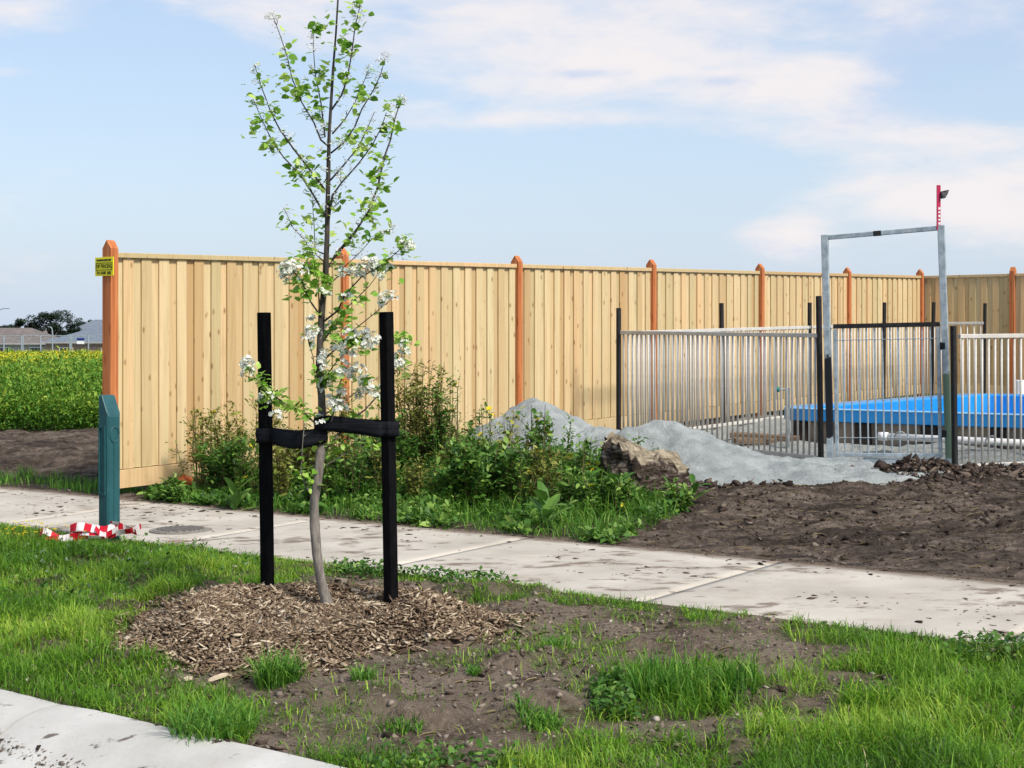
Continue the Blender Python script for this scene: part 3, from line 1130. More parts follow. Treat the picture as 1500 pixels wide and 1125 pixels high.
# ------------------------------------------------------------------ access cover in the footpath
cx_, cy_ = G(265, 777, .012)
ac = empty('access_cover', (cx_, cy_, 0.0), RZ)
tag(ac, 'round worn access cover set in the concrete footpath', 'cover')
s_, t_ = to_st(cx_, cy_)
zc = 0.026 * (t_ - PATH_N)
mb = MB()
mb.prism([(0.21 * math.cos(a), 0.21 * math.sin(a)) for a in np.linspace(0, 2 * math.pi, 33)[:-1]], zc - 0.05, zc + 0.005)
mb.obj('rim', 'iron', ac)
mb = MB()
mb.prism([(0.185 * math.cos(a), 0.185 * math.sin(a)) for a in np.linspace(0, 2 * math.pi, 33)[:-1]], zc - 0.02, zc + 0.009)
lid = mb.obj('lid', 'iron', ac)
mb = MB()
for k in range(-4, 5):
    y = k * 0.036
    hl = math.sqrt(max(0.0, 0.16 ** 2 - y * y))
    if hl > 0.02:
        mb.box((0, y, zc + 0.012), (2 * hl, 0.012, 0.008))
mb.obj('grip_bars', 'iron', lid)

# ------------------------------------------------------------------ mulch mound, chips
def mulch_h(x, y):
    r = mulch_r(x, y)
    wrap = np.clip(sstep(y - MC.y, -0.05, 0.35) + sstep(np.abs(x - MC.x - .1), 0.22, 0.50), 0, 1)
    h = 0.085 * sstep(r, 1.03, 0.55) + 0.06 * np.exp(-((r - 0.62) / 0.24) ** 2) * wrap
    h = h + (fbm(x, y, 6, 3, 61) - 0.5) * 0.035 * sstep(r, 1.0, 0.8)
    return h


uu = np.linspace(-1.25, 1.25, 110)
mx, my = np.meshgrid(MC.x + uu, MC.y + uu * 0.9, indexing='ij')
rr = mulch_r(mx, my)
mz = gz(mx, my) + mulch_h(mx, my) - 0.05 * sstep(rr, 0.97, 1.06)
ii = np.arange(110 * 110).reshape(110, 110)
F = np.stack([ii[:-1, :-1], ii[1:, :-1], ii[1:, 1:], ii[:-1, 1:]], -1).reshape(-1, 4)
keep = (rr.ravel()[F] < 1.12).all(1)
mulch = mesh_obj('mulch_mound', npmesh('mulch_mound', np.stack([mx, my, mz], -1).reshape(-1, 3), F[keep]), 'mulch_base', smooth=True)
tag(mulch, 'low round mound of brown mulch round the young tree', 'mulch')


def surf(x, y):
    x = np.asarray(x, float)
    y = np.asarray(y, float)
    z = gz(x, y)
    r = mulch_r(x, y)
    return np.where(r < 1.0, z + mulch_h(x, y), z)


def surf1(x, y):
    return float(surf(np.array([x]), np.array([y]))[0])


BOX_V = np.array([(-1, -1, -1), (1, -1, -1), (1, 1, -1), (-1, 1, -1), (-1, -1, 1), (1, -1, 1), (1, 1, 1), (-1, 1, 1)], float)
BOX_F = np.array([(3, 2, 1, 0), (4, 5, 6, 7), (0, 1, 5, 4), (1, 2, 6, 5), (2, 3, 7, 6), (3, 0, 4, 7)])


def rotm(yaw, pitch, roll):
    cy, sy, cp, sp, cr, sr = np.cos(yaw), np.sin(yaw), np.cos(pitch), np.sin(pitch), np.cos(roll), np.sin(roll)
    R = np.empty((len(yaw), 3, 3))
    R[:, 0, 0] = cy * cp
    R[:, 0, 1] = cy * sp * sr - sy * cr
    R[:, 0, 2] = cy * sp * cr + sy * sr
    R[:, 1, 0] = sy * cp
    R[:, 1, 1] = sy * sp * sr + cy * cr
    R[:, 1, 2] = sy * sp * cr - cy * sr
    R[:, 2, 0] = -sp
    R[:, 2, 1] = cp * sr
    R[:, 2, 2] = cp * cr
    return R


def scatter_solid(name, P, half, mat, tint, shapeV=BOX_V, shapeF=BOX_F, tilt=0.35, jitter=0.25):
    n = len(P)
    k = len(shapeV)
    R = rotm(RNG.uniform(0, 6.28, n), RNG.normal(0, tilt, n), RNG.normal(0, tilt, n))
    L = shapeV[None] * half[:, None, :] * (1 + RNG.uniform(-jitter, jitter, (n, k, 3)))
    V = np.einsum('nij,nkj->nki', R, L) + P[:, None, :]
    F = shapeF[None] + (np.arange(n) * k)[:, None, None]
    me = npmesh(name, V.reshape(-1, 3), F.reshape(-1, shapeF.shape[1]), {'tint': np.repeat(tint, k)})
    return mesh_obj(name, me, mat)


n = 24000
cxs = RNG.uniform(MC.x - 1.15, MC.x + 1.15, n * 2)
cys = RNG.uniform(MC.y - 1.0, MC.y + 0.85, n * 2)
r_ = mulch_r(cxs, cys)
soilgap = (np.hypot((cxs + 0.42) / 0.33, (cys - 6.62) / 0.28) < 1) & (RNG.uniform(0, 1, n * 2) < 0.45)
k_ = ((r_ < 0.97) | ((r_ < 1.10) & (RNG.uniform(0, 1, n * 2) < 0.22))) & ~soilgap
cxs, cys = cxs[k_][:n], cys[k_][:n]
m = len(cxs)
ln = RNG.lognormal(math.log(0.0095), 0.65, m).clip(0.004, 0.055)
P = np.stack([cxs, cys, surf(cxs, cys) + 0.006 + RNG.uniform(0, 0.008, m)], -1)
half = np.stack([ln, np.minimum(ln * 0.5, RNG.uniform(0.002, 0.006, m)), RNG.uniform(0.001, 0.0025, m)], -1)
tn = np.clip(RNG.beta(1.5, 1.7, m), 0, 1)
o = scatter_solid('mulch_chips', P, half, 'wood_chip', tn, tilt=0.4)
tag(o, 'loose bark and wood chips covering the mulch mound', 'wood chips', kind='stuff')

k_ = RNG.integers(0, m, 520)
P = np.stack([cxs[k_], cys[k_], surf(cxs[k_], cys[k_]) + 0.014], -1)
ln = RNG.uniform(.012, .036, 520)
o = scatter_solid('bark_flakes', P, np.stack([ln, ln * RNG.uniform(.12, .5, 520), RNG.uniform(.001, .003, 520)], -1), 'wood_chip', RNG.beta(1.0, .9, 520), tilt=.3, jitter=.5)
tag(o, 'larger bark flakes and shreds lying on the mulch mound', 'bark', kind='stuff')

# bigger wood slivers that can be told apart, near the trunk
for i, (px, py, L_, a) in enumerate([(545, 868, .09, .5), (600, 868, .10, 1.0), (570, 872, .12, .4), (520, 876, .06, -.6), (545, 880, .10, .2), (320, 945, .09, .6), (275, 950, .07, 1.3)]):
    x, y = G(px, py, 0.08)
    mb = MB()
    mb.add([(-L_ / 2, -.006, 0), (-L_ / 5, -.014, 0), (L_ / 3, -.011, 0), (L_ / 2, .002, 0), (L_ / 4, .012, 0), (-L_ / 3, .010, 0),
            (-L_ / 2, -.005, .009), (-L_ / 5, -.011, .014), (L_ / 3, -.009, .012), (L_ / 2, .002, .008), (L_ / 4, .010, .013), (-L_ / 3, .008, .011)],
           [(5, 4, 3, 2, 1, 0), (6, 7, 8, 9, 10, 11)] + [(j, (j + 1) % 6, 6 + (j + 1) % 6, 6 + j) for j in range(6)])
    o = mb.obj('wood_sliver', 'wood_chip', None, (x, y, surf1(x, y) + 0.008))
    o.rotation_euler = (random.uniform(-.2, .2), random.uniform(-.25, .1), a)
    at = o.data.attributes.new('tint', 'FLOAT', 'POINT')
    at.data.foreach_set('value', [0.92] * 12)
    tag(o, 'long pale splinter of wood lying on the mulch mound', 'wood', 'pale wood splinters on the mulch')

# ------------------------------------------------------------------ stakes and tie
SA = G(392, 866, .08)
SB = G(573, 886, .08)


def stake(loc, h, lx, ly, label):
    z = surf1(*loc)
    o = MB()
    o.box((0, 0, h / 2 - 0.15), (0.05, 0.05, h + 0.3), bev=0.003)
    ob = o.obj('tree_stake', 'black_stake', None, (loc[0], loc[1], z))
    ob.rotation_euler = (lx, ly, RZ)
    tag(ob, label, 'stake')
    return ob, z


st1, zA = stake(SA, 1.375, 0.006, -0.012, 'square black timber tree stake on the side nearer the teal pillar')
st2, zB = stake(SB, 1.34, 0.010, -0.014, 'square black timber tree stake on the side nearer the old stump')

TY = 7.26
trunk_px = [(484, 897), (478, 880), (470, 850), (464, 810), (461, 770), (460, 735), (465, 705), (470, 660), (473, 620), (471, 580), (468, 540), (469, 500), (472, 450),
            (477, 400), (479, 350), (480, 300), (481, 250), (482, 200), (485, 150), (488, 100), (492, 50), (495, 0), (498, -60), (500, -120)]
trunk_r = [11, 9.8, 9, 8.6, 8.6, 8.8, 8.4, 8.2, 8.0, 7.6, 7.4, 7.2, 6.6, 6.0, 5.4, 5.0, 4.4, 3.6, 3.0, 2.5, 2.1, 1.8, 1.3, 0.7]
MPP = TY / FPX
# the tie: webbing looped round each stake and crossing at the trunk
tie = empty('tree_tie', AT(470, 630, TY))
tag(tie, 'wide black webbing tie looped round both stakes and the trunk', 'tie')


def band(pts, wd, name):
    mb = MB()
    pts = [Vector(p) for p in pts]
    R_ = []
    for i in range(len(pts) - 1):
        p0, p1, p2, p3 = pts[max(i - 1, 0)], pts[i], pts[i + 1], pts[min(i + 2, len(pts) - 1)]
        for k in range(6):
            u = k / 6
            R_.append(0.5 * ((2 * p1) + (-p0 + p2) * u + (2 * p0 - 5 * p1 + 4 * p2 - p3) * u * u + (-p0 + 3 * p1 - 3 * p2 + p3) * u ** 3))
    R_.append(pts[-1])
    vs, fs = [], []
    for i, q in enumerate(R_):
        sag = 0.004 * math.sin(i * 1.3)
        for z, off in ((-0.5, 0.0), (-0.2, 0.004), (0.1, -0.002 + sag), (0.5, 0.002)):
            vs.append((q.x + off * 0.6, q.y - off, q.z + wd * z))
    for i in range(len(R_) - 1):
        for j in range(3):
            fs.append((i * 4 + j, (i + 1) * 4 + j, (i + 1) * 4 + j + 1, i * 4 + j + 1))
    mb.add([Vector(v) - tie.location for v in vs], fs)
    o = mb.obj(name, 'black_webbing', tie, smooth=True)
    md = o.modifiers.new('thick', 'SOLIDIFY')
    md.thickness = 0.004
    md.offset = 0
    return o


def around(cx, cy, r, a0, a1, z, n=7):
    return [(cx + r * math.cos(a), cy + r * math.sin(a), z) for a in np.linspace(a0, a1, n)]


TX = (471 - 750) * MPP
zt = EYE - (620 - 500) * MPP
ztl = EYE - (639 - 500) * MPP
zl = AT(390, 638, SA[1]).z
zr_ = AT(565, 628, SB[1]).z
A2 = (SA[0] - 0.012, SA[1], 0)
B2 = (SB[0] - 0.008, SB[1], 0)
sq = 0.043
band([(TX - .01, TY + .035, ztl + .0), (TX - .12, TY + .06, zl + .006), (A2[0] + .05, A2[1] + .01, zl)] + around(A2[0], A2[1], sq, 0.6, 5.3, zl, 9) +
     [(A2[0] + .05, A2[1] - .06, zl - .004), (TX - .12, TY - .02, zl - .004), (TX - .01, TY - .034, ztl - .002), (TX + .03, TY - .02, ztl + .012)], 0.072, 'loop')
band([(TX - .035, TY + .005, zt + .0), (TX - .01, TY - .040, zt + .004), (TX + .10, TY - .04, zr_ + .02), (B2[0] - .06, B2[1] - .05, zr_)] + around(B2[0], B2[1], sq, -2.2, 2.4, zr_, 9) +
     [(B2[0] - .05, B2[1] + .03, zr_ + .004), (TX + .10, TY + .02, zr_ + .012), (TX + .0, TY + .033, zt)], 0.070, 'loop')

# ------------------------------------------------------------------ the young street tree
tree = empty('young_tree', (AT(484, 893, TY).x, TY, surf1(AT(484, 893, TY).x, TY)))
tag(tree, 'young pear tree in white blossom with fresh green leaves between two black stakes', 'tree')
TB = tree.location.copy()


def rel(pts):
    return [Vector(p) - TB for p in pts]


tp = [AT(px, py, TY + 0.01 * math.sin(i * 1.7)) for i, (px, py) in enumerate(trunk_px)]
tp = [tp[0] + Vector((0.01, 0, -0.10))] + tp
mb = MB()
mb.tube(rel(tp), [trunk_r[0] * 1.0 * MPP] + [r * (0.82 if trunk_px[i][1] > 640 else 0.74) * MPP * (1 + 0.06 * math.sin(i * 2.1)) for i, r in enumerate(trunk_r)], 10)
mb.obj('trunk', 'bark', tree, smooth=True)
branches = [
    ([(478, 396), (490, 376), (520, 340), (540, 310), (553, 275), (563, 230), (572, 205), (578, 175), (587, 148)], 3.6, .5),
    ([(480, 332), (487, 286), (500, 268), (525, 240), (545, 213), (558, 188), (566, 165)], 2.4, -.4),
    ([(484, 264), (505, 240), (525, 215), (535, 195), (549, 163)], 2.0, .6),
    ([(485, 224), (505, 208), (520, 185), (530, 160), (548, 130), (558, 108), (564, 85)], 2.0, -.6),
    ([(487, 196), (505, 175), (520, 150), (532, 122), (540, 103)], 1.7, .8),
    ([(485, 162), (500, 140), (508, 118), (515, 80), (520, 40), (527, 10), (530, -25)], 2.2, -.3),
    ([(478, 319), (460, 287), (440, 256), (415, 230), (398, 205), (385, 178), (371, 146)], 2.4, .5),
    ([(475, 277), (455, 250), (430, 218), (410, 190), (397, 165), (384, 130), (373, 95)], 2.3, -.6),
    ([(483, 216), (470, 205), (460, 180), (442, 150), (428, 115), (420, 80), (408, 45), (399, 22)], 2.2, .4),
    ([(476, 200), (470, 150), (462, 110), (459, 70), (460, 42)], 1.6, .9),
    ([(476, 385), (462, 372), (460, 330), (457, 288)], 1.5, .6),
    ([(474, 372), (452, 362), (445, 350), (430, 335), (416, 305)], 1.4, -.5),
    ([(473, 468), (455, 442), (442, 412), (430, 398), (420, 392)], 2.0, -.7),
    ([(473, 472), (495, 455), (505, 432), (530, 405), (552, 393), (575, 375), (594, 358)], 2.2, -.6),
    ([(477, 422), (495, 405), (520, 400), (546, 397)], 1.5, .7),
    ([(473, 500), (490, 478), (512, 447), (540, 420), (558, 396)], 1.8, .9),
    ([(472, 530), (495, 508), (520, 482), (545, 462), (574, 438)], 1.8, -.9),
    ([(470, 628), (447, 606), (415, 590), (396, 575), (380, 560), (364, 543)], 2.1, -.8),
    ([(476, 660), (492, 642), (515, 615), (535, 600), (553, 580), (570, 560), (585, 535), (592, 505)], 2.4, .5),
    ([(474, 642), (486, 615), (492, 590), (498, 560), (510, 535)], 1.9, -.7),
    ([(472, 610), (500, 590), (530, 568), (556, 552)], 1.6, .8),
    ([(459, 729), (447, 710), (441, 690), (443, 652), (446, 620)], 2.4, -.4),
    ([(477, 682), (500, 668), (525, 655), (546, 652)], 1.1, .8),
    ([(470, 586), (462, 556), (459, 525), (452, 500), (447, 478)], 1.4, -.6),
    ([(470, 565), (488, 536), (502, 520), (524, 498)], 1.5, -.9),
    ([(466, 696), (452, 668), (430, 660)], 0.8, .6),
    ([(480, 312), (492, 300), (500, 292)], 1.3, .3),
    ([(470, 470), (466, 420), (462, 395), (458, 372)], 1.4, -.5),
    ([(520, 340), (533, 318), (548, 300), (552, 288)], 1.1, -.5),
    ([(500, 395), (525, 372), (545, 350), (575, 335)], 1.1, -.9),
]
nodes = []
for bi, (bp, r0, dslope) in enumerate(branches):
    p0 = bp[0]
    pts = []
    m = len(bp)
    for i, (px, py) in enumerate(bp):
        lat = math.hypot(px - p0[0], (py - p0[1]) * 0.5) * MPP
        yy = TY + dslope * lat
        q = AT(px, py, yy)
        pts.append(q)
    rad = [max(0.42, 0.74 * r0 * (1 - 0.70 * i / (m - 1))) * MPP for i in range(m)]
    mb = MB()
    mb.tube(rel(pts), rad, 6)
    # short spurs
    for i in range(1, m):
        for _ in range(2):
            u = random.random()
            q = pts[i - 1].lerp(pts[i], u)
            d = Vector((random.uniform(-1, 1), random.uniform(-1, 1), random.uniform(-.2, 1))).normalized()
            e = q + d * random.uniform(0.012, 0.03)
            mb.tube(rel([q, e]), [0.0022, 0.0014], 4)
            nodes.append((e, d, bi, (i - 1 + u) / (m - 1)))
        nodes.append((pts[i], (pts[i] - pts[i - 1]).normalized(), bi, i / (m - 1)))
    mb.obj('branch', 'bark', tree, smooth=True)


def leaf_mesh(wr, fold, curl, name='leaf'):
    mb = MB()
    L_ = 1.0
    prof_ = [(0.0, 0.0), (0.12, 0.36), (0.35, 0.5), (0.62, 0.43), (0.85, 0.2), (1.0, 0.0)]
    vs, fs = [], []
    for (u, wv) in prof_:
        z = -curl * u * u
        vs.append((u * L_, 0, z))
        if 0 < u < 1:
            vs.append((u, wv * wr, z + fold * wv))
            vs.append((u, -wv * wr, z + fold * wv))
    # index: 0 | 1,2,3 | 4,5,6 | 7,8,9 | 10,11,12 | 13
    fs += [(0, 1, 2), (0, 3, 1)]
    for k in range(3):
        a = 1 + 3 * k
        fs += [(a, a + 3, a + 4, a + 1), (a, a + 2, a + 5, a + 3)]
    fs += [(10, 13, 11), (10, 12, 13)]
    stalk = len(vs)
    vs += [(-0.35, 0.012, 0.1), (-0.35, -0.012, 0.1), (0, 0.012, 0), (0, -0.012, 0)]
    fs += [(stalk, stalk + 1, stalk + 3, stalk + 2)]
    mb.add(vs, fs)
    me = mb.mesh(name)
    me.materials.append(MATS['tree_leaf'])
    me.shade_smooth()
    return me


leaves = [leaf_mesh(0.85, 0.12, 0.18), leaf_mesh(0.75, 0.3, 0.3), leaf_mesh(0.9, 0.05, 0.1), leaf_mesh(0.7, 0.4, 0.05)]


def add_leaf(p, d, size):
    o = mesh_obj('leaf', random.choice(leaves), None, tree)
    o.location = p - TB
    q = d.to_track_quat('X', 'Z')
    o.rotation_mode = 'QUATERNION'
    o.rotation_quaternion = q @ Matrix.Rotation(random.uniform(-1.2, 1.2), 4, 'X').to_quaternion()
    o.scale = (size, size, size)


clusters_px = [(510, 20, 3), (480, 15, 3), (478, 35, 2), (505, 38, 2), (480, 52, 3), (500, 55, 4), (497, 78, 2), (475, 92, 3), (498, 88, 2), (478, 110, 3), (507, 118, 4), (480, 122, 3), (420, 112, 4), (424, 130, 3),
               (418, 80, 3), (430, 145, 5), (445, 125, 4), (452, 135, 4), (455, 165, 4), (468, 150, 3), (383, 120, 2), (380, 150, 2), (385, 178, 5), (372, 192, 3), (395, 215, 5), (415, 215, 3), (398, 168, 3),
               (425, 250, 4), (435, 262, 5), (450, 265, 4), (462, 250, 3), (470, 265, 3), (460, 228, 2), (523, 132, 4), (535, 138, 2), (515, 215, 2), (532, 208, 2), (530, 222, 2), (520, 200, 2), (568, 188, 4),
               (582, 195, 3), (575, 160, 2), (552, 258, 6), (560, 240, 3), (562, 275, 4), (545, 262, 4), (533, 300, 3), (548, 302, 3), (545, 345, 4), (552, 320, 3), (520, 360, 3), (416, 328, 1), (477, 318, 2), (480, 340, 2),
               (496, 336, 1), (505, 283, 1), (455, 315, 2), (440, 375, 5), (450, 388, 5), (460, 400, 5), (445, 410, 4), (428, 425, 5), (436, 432, 4), (470, 408, 3), (465, 430, 4), (555, 378, 3), (560, 392, 3), (575, 398, 3),
               (512, 432, 3), (530, 443, 2), (505, 465, 6), (500, 475, 5), (498, 495, 5), (515, 498, 4), (480, 495, 3), (540, 510, 3), (478, 545, 4), (485, 555, 5), (505, 545, 4), (525, 557, 3), (470, 550, 3),
               (370, 555, 4), (382, 560, 3), (392, 592, 5), (400, 585, 3), (418, 590, 4), (435, 598, 4), (445, 603, 3), (590, 490, 4), (592, 545, 4), (585, 500, 3), (470, 645, 2), (488, 655, 2), (540, 652, 4), (552, 660, 3),
               (436, 697, 2), (455, 700, 2), (505, 612, 2), (500, 400, 2), (600, 365, 2), (590, 365, 3)]
npos = [n_[0] for n_ in nodes]
npx = np.array([(750 + q.x / q.y * FPX, 500 - (q.z - EYE) / q.y * FPX) for q in npos])
nleaf = 0
for (px, py, k) in clusters_px:
    dd = np.hypot(npx[:, 0] - px, npx[:, 1] - py)
    i = int(dd.argmin())
    q = AT(px, py, npos[i].y) if dd[i] < 16 else npos[i].copy()
    q = q.lerp(npos[i], 0.5)
    for j in range(k):
        if nleaf >= 298:
            break
        a = random.uniform(0, 6.28)
        d = Vector((math.cos(a), math.sin(a) * 0.8, random.uniform(-.55, .6))).normalized()
        add_leaf(q + d * 0.012, d, random.uniform(0.036, 0.052))
        nleaf += 1


sp = []
for (px, py, k) in clusters_px:
    dd = np.hypot(npx[:, 0] - px, npx[:, 1] - py)
    i = int(dd.argmin())
    for j in range(15 if py > 360 else 10):
        c_ = AT(px, py, npos[i].y).lerp(npos[i], random.uniform(0, .8))
        sp.append((c_.x + random.gauss(0, .026), c_.y + random.gauss(0, .03), c_.z + random.gauss(0, .024)))
for (q, d, bi, u) in nodes:
    if random.random() < .8:
        sp.append((q.x + random.gauss(0, .016), q.y + random.gauss(0, .016), q.z + random.gauss(0, .016)))
SMALL_LEAVES = np.array(sp)


def flower_head(nfl, rad, fsz, seed, open_=1.0):
    rr = random.Random(seed)
    mb = MB()
    for i in range(nfl):
        th, ph = rr.uniform(0, 6.28), math.acos(rr.uniform(-0.35, 1))
        nrm = Vector((math.sin(ph) * math.cos(th), math.sin(ph) * math.sin(th), math.cos(ph)))
        c = nrm * rad * rr.uniform(0.7, 1.05)
        a = nrm.orthogonal().normalized()
        b = nrm.cross(a)
        for k in range(5):
            f0 = 2 * math.pi * k / 5 + rr.random()
            u = a * math.cos(f0) + b * math.sin(f0)
            v = nrm.cross(u)
            mb.add([c, c + u * fsz * .55 + v * fsz * .36 + nrm * .002, c + u * fsz * open_ + nrm * .004, c + u * fsz * .55 - v * fsz * .36 + nrm * .002], [(0, 1, 2, 3)], 0)
        mb.tube([c * 0.3, c], [0.0007, 0.0007], 3, 1, caps=False)
    me = mb.mesh('blossom')
    me.materials.append(MATS['white_petal'])
    me.materials.append(MATS['weed_leaf'])
    return me


fh = [flower_head(18, 0.028, 0.0115, 1), flower_head(13, 0.022, 0.011, 2), flower_head(24, 0.036, 0.0115, 3)]
fs_small = [flower_head(10, 0.018, 0.006, 5), flower_head(8, 0.02, 0.005, 6)]
big = [(440, 400), (548, 385), (520, 520), (512, 488), (525, 545), (460, 490), (480, 480), (495, 510), (535, 560), (570, 395), (500, 575), (475, 540), (545, 500), (585, 535), (362, 532), (364, 545), (416, 396), (424, 390), (470, 428), (480, 432), (456, 468), (453, 482), (450, 500), (477, 522), (470, 530), (506, 520), (515, 508), (503, 532), (533, 490), (528, 500), (487, 592), (497, 598),
       (482, 585), (541, 574), (532, 578), (549, 582), (592, 505), (586, 520), (594, 515), (476, 562), (472, 572), (505, 400), (515, 398), (526, 405), (537, 385), (530, 395), (543, 398), (558, 392), (552, 400), (593, 358), (600, 362),
       (504, 438), (512, 435), (566, 440), (574, 436), (391, 582), (404, 608), (470, 612), (468, 620), (497, 545), (511, 545), (560, 570), (420, 405)]
for (px, py) in big:
    dd = np.hypot(npx[:, 0] - px, npx[:, 1] - py)
    i = int(dd.argmin())
    q = AT(px, py, npos[i].y - 0.02)
    o = mesh_obj('blossom', random.choice(fh), None, tree)
    o.location = q - TB
    o.rotation_euler = (random.uniform(-.6, .3), random.uniform(-.5, .5), random.uniform(0, 6.28))
    k = random.uniform(0.85, 1.25)
    o.scale = (k, k, k)
small = [(398, 22), (404, 28), (393, 26), (375, 98), (370, 105), (460, 48), (455, 55), (525, 12), (530, 20), (520, 25), (558, 90), (563, 82), (540, 100), (536, 108), (587, 143), (582, 150), (592, 148), (475, 185), (465, 178), (470, 220),
         (480, 235), (475, 250), (575, 333), (570, 340), (545, 380), (455, 355), (462, 362), (448, 350), (490, 255), (497, 250), (545, 320), (480, 210), (470, 165), (545, 178), (455, 100), (447, 118), (404, 225), (398, 220), (500, 262), (535, 190)]
for (px, py) in small:
    dd = np.hypot(npx[:, 0] - px, npx[:, 1] - py)
    i = int(dd.argmin())
    o = mesh_obj('blossom', random.choice(fs_small), None, tree)
    o.location = AT(px, py, npos[i].y) - TB
    o.rotation_euler = (random.uniform(-.6, .6), random.uniform(-.6, .6), random.uniform(0, 6.28))
# spent flower stalks along the upper twigs
mb = MB()
for (q, d, bi, u) in nodes:
    pyq = 500 - (q.z - EYE) / q.y * FPX
    if pyq > 380:
        continue
    if random.random() < 0.85:
        for _ in range(random.randint(4, 9)):
            dd = Vector((random.gauss(0, 1), random.gauss(0, 1), random.gauss(.2, 1))).normalized()
            e = q + dd * random.uniform(0.015, 0.036)
            mb.tube(rel([q, e]), [0.0005, 0.0005], 3, 0, caps=False)
            c = e - TB
            s_ = random.uniform(0.0022, 0.0042)
            mb.add([c + Vector((s_, 0, 0)), c + Vector((0, s_, 0)), c + Vector((-s_, 0, 0)), c + Vector((0, -s_, 0)), c + Vector((0, 0, s_)), c + Vector((0, 0, -s_))],
                   [(0, 1, 4), (1, 2, 4), (2, 3, 4), (3, 0, 4), (1, 0, 5), (2, 1, 5), (3, 2, 5), (0, 3, 5)])
tag(mb.obj('spent_flowers', 'bud', tree), kind='stuff')

o = leaf_cards(SMALL_LEAVES, RNG.uniform(.026, .046, len(SMALL_LEAVES)), RNG.uniform(.2, 1, len(SMALL_LEAVES)), 'small_leaves', 'tree_leaf_small', tree, tuple(TB), ratio=.8, updir=.2)
tag(o, kind='stuff')

# ------------------------------------------------------------------ sand heaps


def heap(name, label, cx, cy, h, rx, ry, rot, seed, pk=1.15):
    nr, na = 46, 84
    rad = np.linspace(0, 1.12, nr)
    ang = np.linspace(0, 2 * np.pi, na, endpoint=False)
    R_, A_ = np.meshgrid(rad, ang, indexing='ij')
    wob = 1 + 0.14 * np.sin(A_ * 2 + seed) + 0.07 * np.sin(A_ * 3 + seed * 2.0) + 0.03 * np.sin(A_ * 7 + seed)
    lx, ly = R_ * rx * wob * np.cos(A_), R_ * ry * wob * np.sin(A_)
    x = cx + lx * math.cos(rot) - ly * math.sin(rot)
    y = cy + lx * math.sin(rot) + ly * math.cos(rot)
    prof_ = np.clip(1 - np.sqrt(R_ ** 2 + 0.004) + 0.06, 0, 1) ** pk
    z0 = gz(x, y)
    zb = gz1(cx, cy)
    hh = h * prof_ + (fbm(x, y, 3, 4, seed) - 0.5) * 0.17 * np.clip(prof_ * 4, 0, 1) + (fbm(x, y, 12, 3, seed + 3) - 0.5) * 0.055 * np.clip(prof_ * 5, 0, 1)
    z = z0 * (1 - prof_) + zb * prof_ + hh - 0.05 * sstep(R_, 0.95, 1.1)
    V = np.stack([x, y, z], -1).reshape(-1, 3)
    ii = np.arange(nr * na).reshape(nr, na)
    i2 = np.roll(ii, -1, 1)
    F = np.stack([ii[:-1], ii[1:], i2[1:], i2[:-1]], -1).reshape(-1, 4)
    o = mesh_obj(name, npmesh(name, V, F), 'sand', smooth=True)
    tag(o, label, 'sand pile')
    return o


heap('sand_pile', 'tall pointed pile of grey sand behind the yellow flowered weeds, against the fence', 0.24, 14.75, 0.62, 1.05, 1.0, 0, 3)
heap('sand_pile', 'long pile of grey sand behind the old stump, sloping towards the gate', 1.36, 14.1, 0.41, 1.30, 0.95, -0.25, 8, 1.1)
heap('sand_pile', 'low spread of pale grey sand at the foot of the barred gate', 2.55, 13.55, 0.10, 1.40, 0.60, -0.14, 5, 0.8)
heap('sand_pile', 'low saddle of grey sand joining the pointed pile and the long pile', 0.80, 14.55, 0.34, 0.9, 0.75, 0.1, 12, 1.0)

# ------------------------------------------------------------------ old stump
sx, sy = G(945, 745, .06)
sy += 0.25
stp = empty('tree_stump', (sx, sy, gz1(sx, sy)))
tag(stp, 'weathered broken tree stump among the weeds beside bare soil', 'stump')
nz, na = 26, 64
zz, aa = np.meshgrid(np.linspace(0, 1, nz), np.linspace(0, 2 * np.pi, na, endpoint=False), indexing='ij')
lob = 1 + 0.13 * np.sin(aa * 2 + 0.4) + 0.09 * np.sin(aa * 3 + 1) + 0.05 * np.sin(aa * 7 + 2) + 0.03 * np.sin(aa * 13)
flare = 1 + 0.28 * (1 - zz) ** 2.5
rx_ = 0.27 * lob * flare
top_h = 0.36 - 0.09 * np.cos(aa) * 1.0 + 0.03 * np.sin(aa * 5) + (fbm(np.abs(aa - np.pi) * 4, aa * 0, 2, 4, 5, .7) - 0.5) * 0.22
x = rx_ * np.cos(aa) * 1.08
y = rx_ * np.sin(aa) * 0.85
z = zz * top_h - 0.06 * (1 - zz)
nse = (fbm(np.abs(aa - np.pi) * 5, zz * 2, 2.0, 4, 71) - 0.5) * 0.17
x += nse * np.cos(aa)
y += nse * np.sin(aa)
V = np.stack([x, y, z], -1).reshape(-1, 3)
ii = np.arange(nz * na).reshape(nz, na)
i2 = np.roll(ii, -1, 1)
F = np.stack([ii[:-1], i2[:-1], i2[1:], ii[1:]], -1).reshape(-1, 4)
tv = (zz > 0.97).astype(float).ravel()
mesh_obj('bark', npmesh('bark', V, F, {'top': tv * 0.6}), 'stump_wood', stp, smooth=True)
nr = 14
Rr, Aa = np.meshgrid(np.linspace(1, 0, nr), np.linspace(0, 2 * np.pi, na, endpoint=False), indexing='ij')
xt = V.reshape(nz, na, 3)[-1, :, 0][None] * Rr
yt = V.reshape(nz, na, 3)[-1, :, 1][None] * Rr
zt_ = V.reshape(nz, na, 3)[-1, :, 2][None] * Rr + (1 - Rr) * 0.40 + (fbm(xt * 9, yt * 30, 1.0, 3, 77) - 0.5) * 0.10 * sstep(Rr, 1, 0.85)
Vt = np.stack([xt, yt, zt_], -1).reshape(-1, 3)
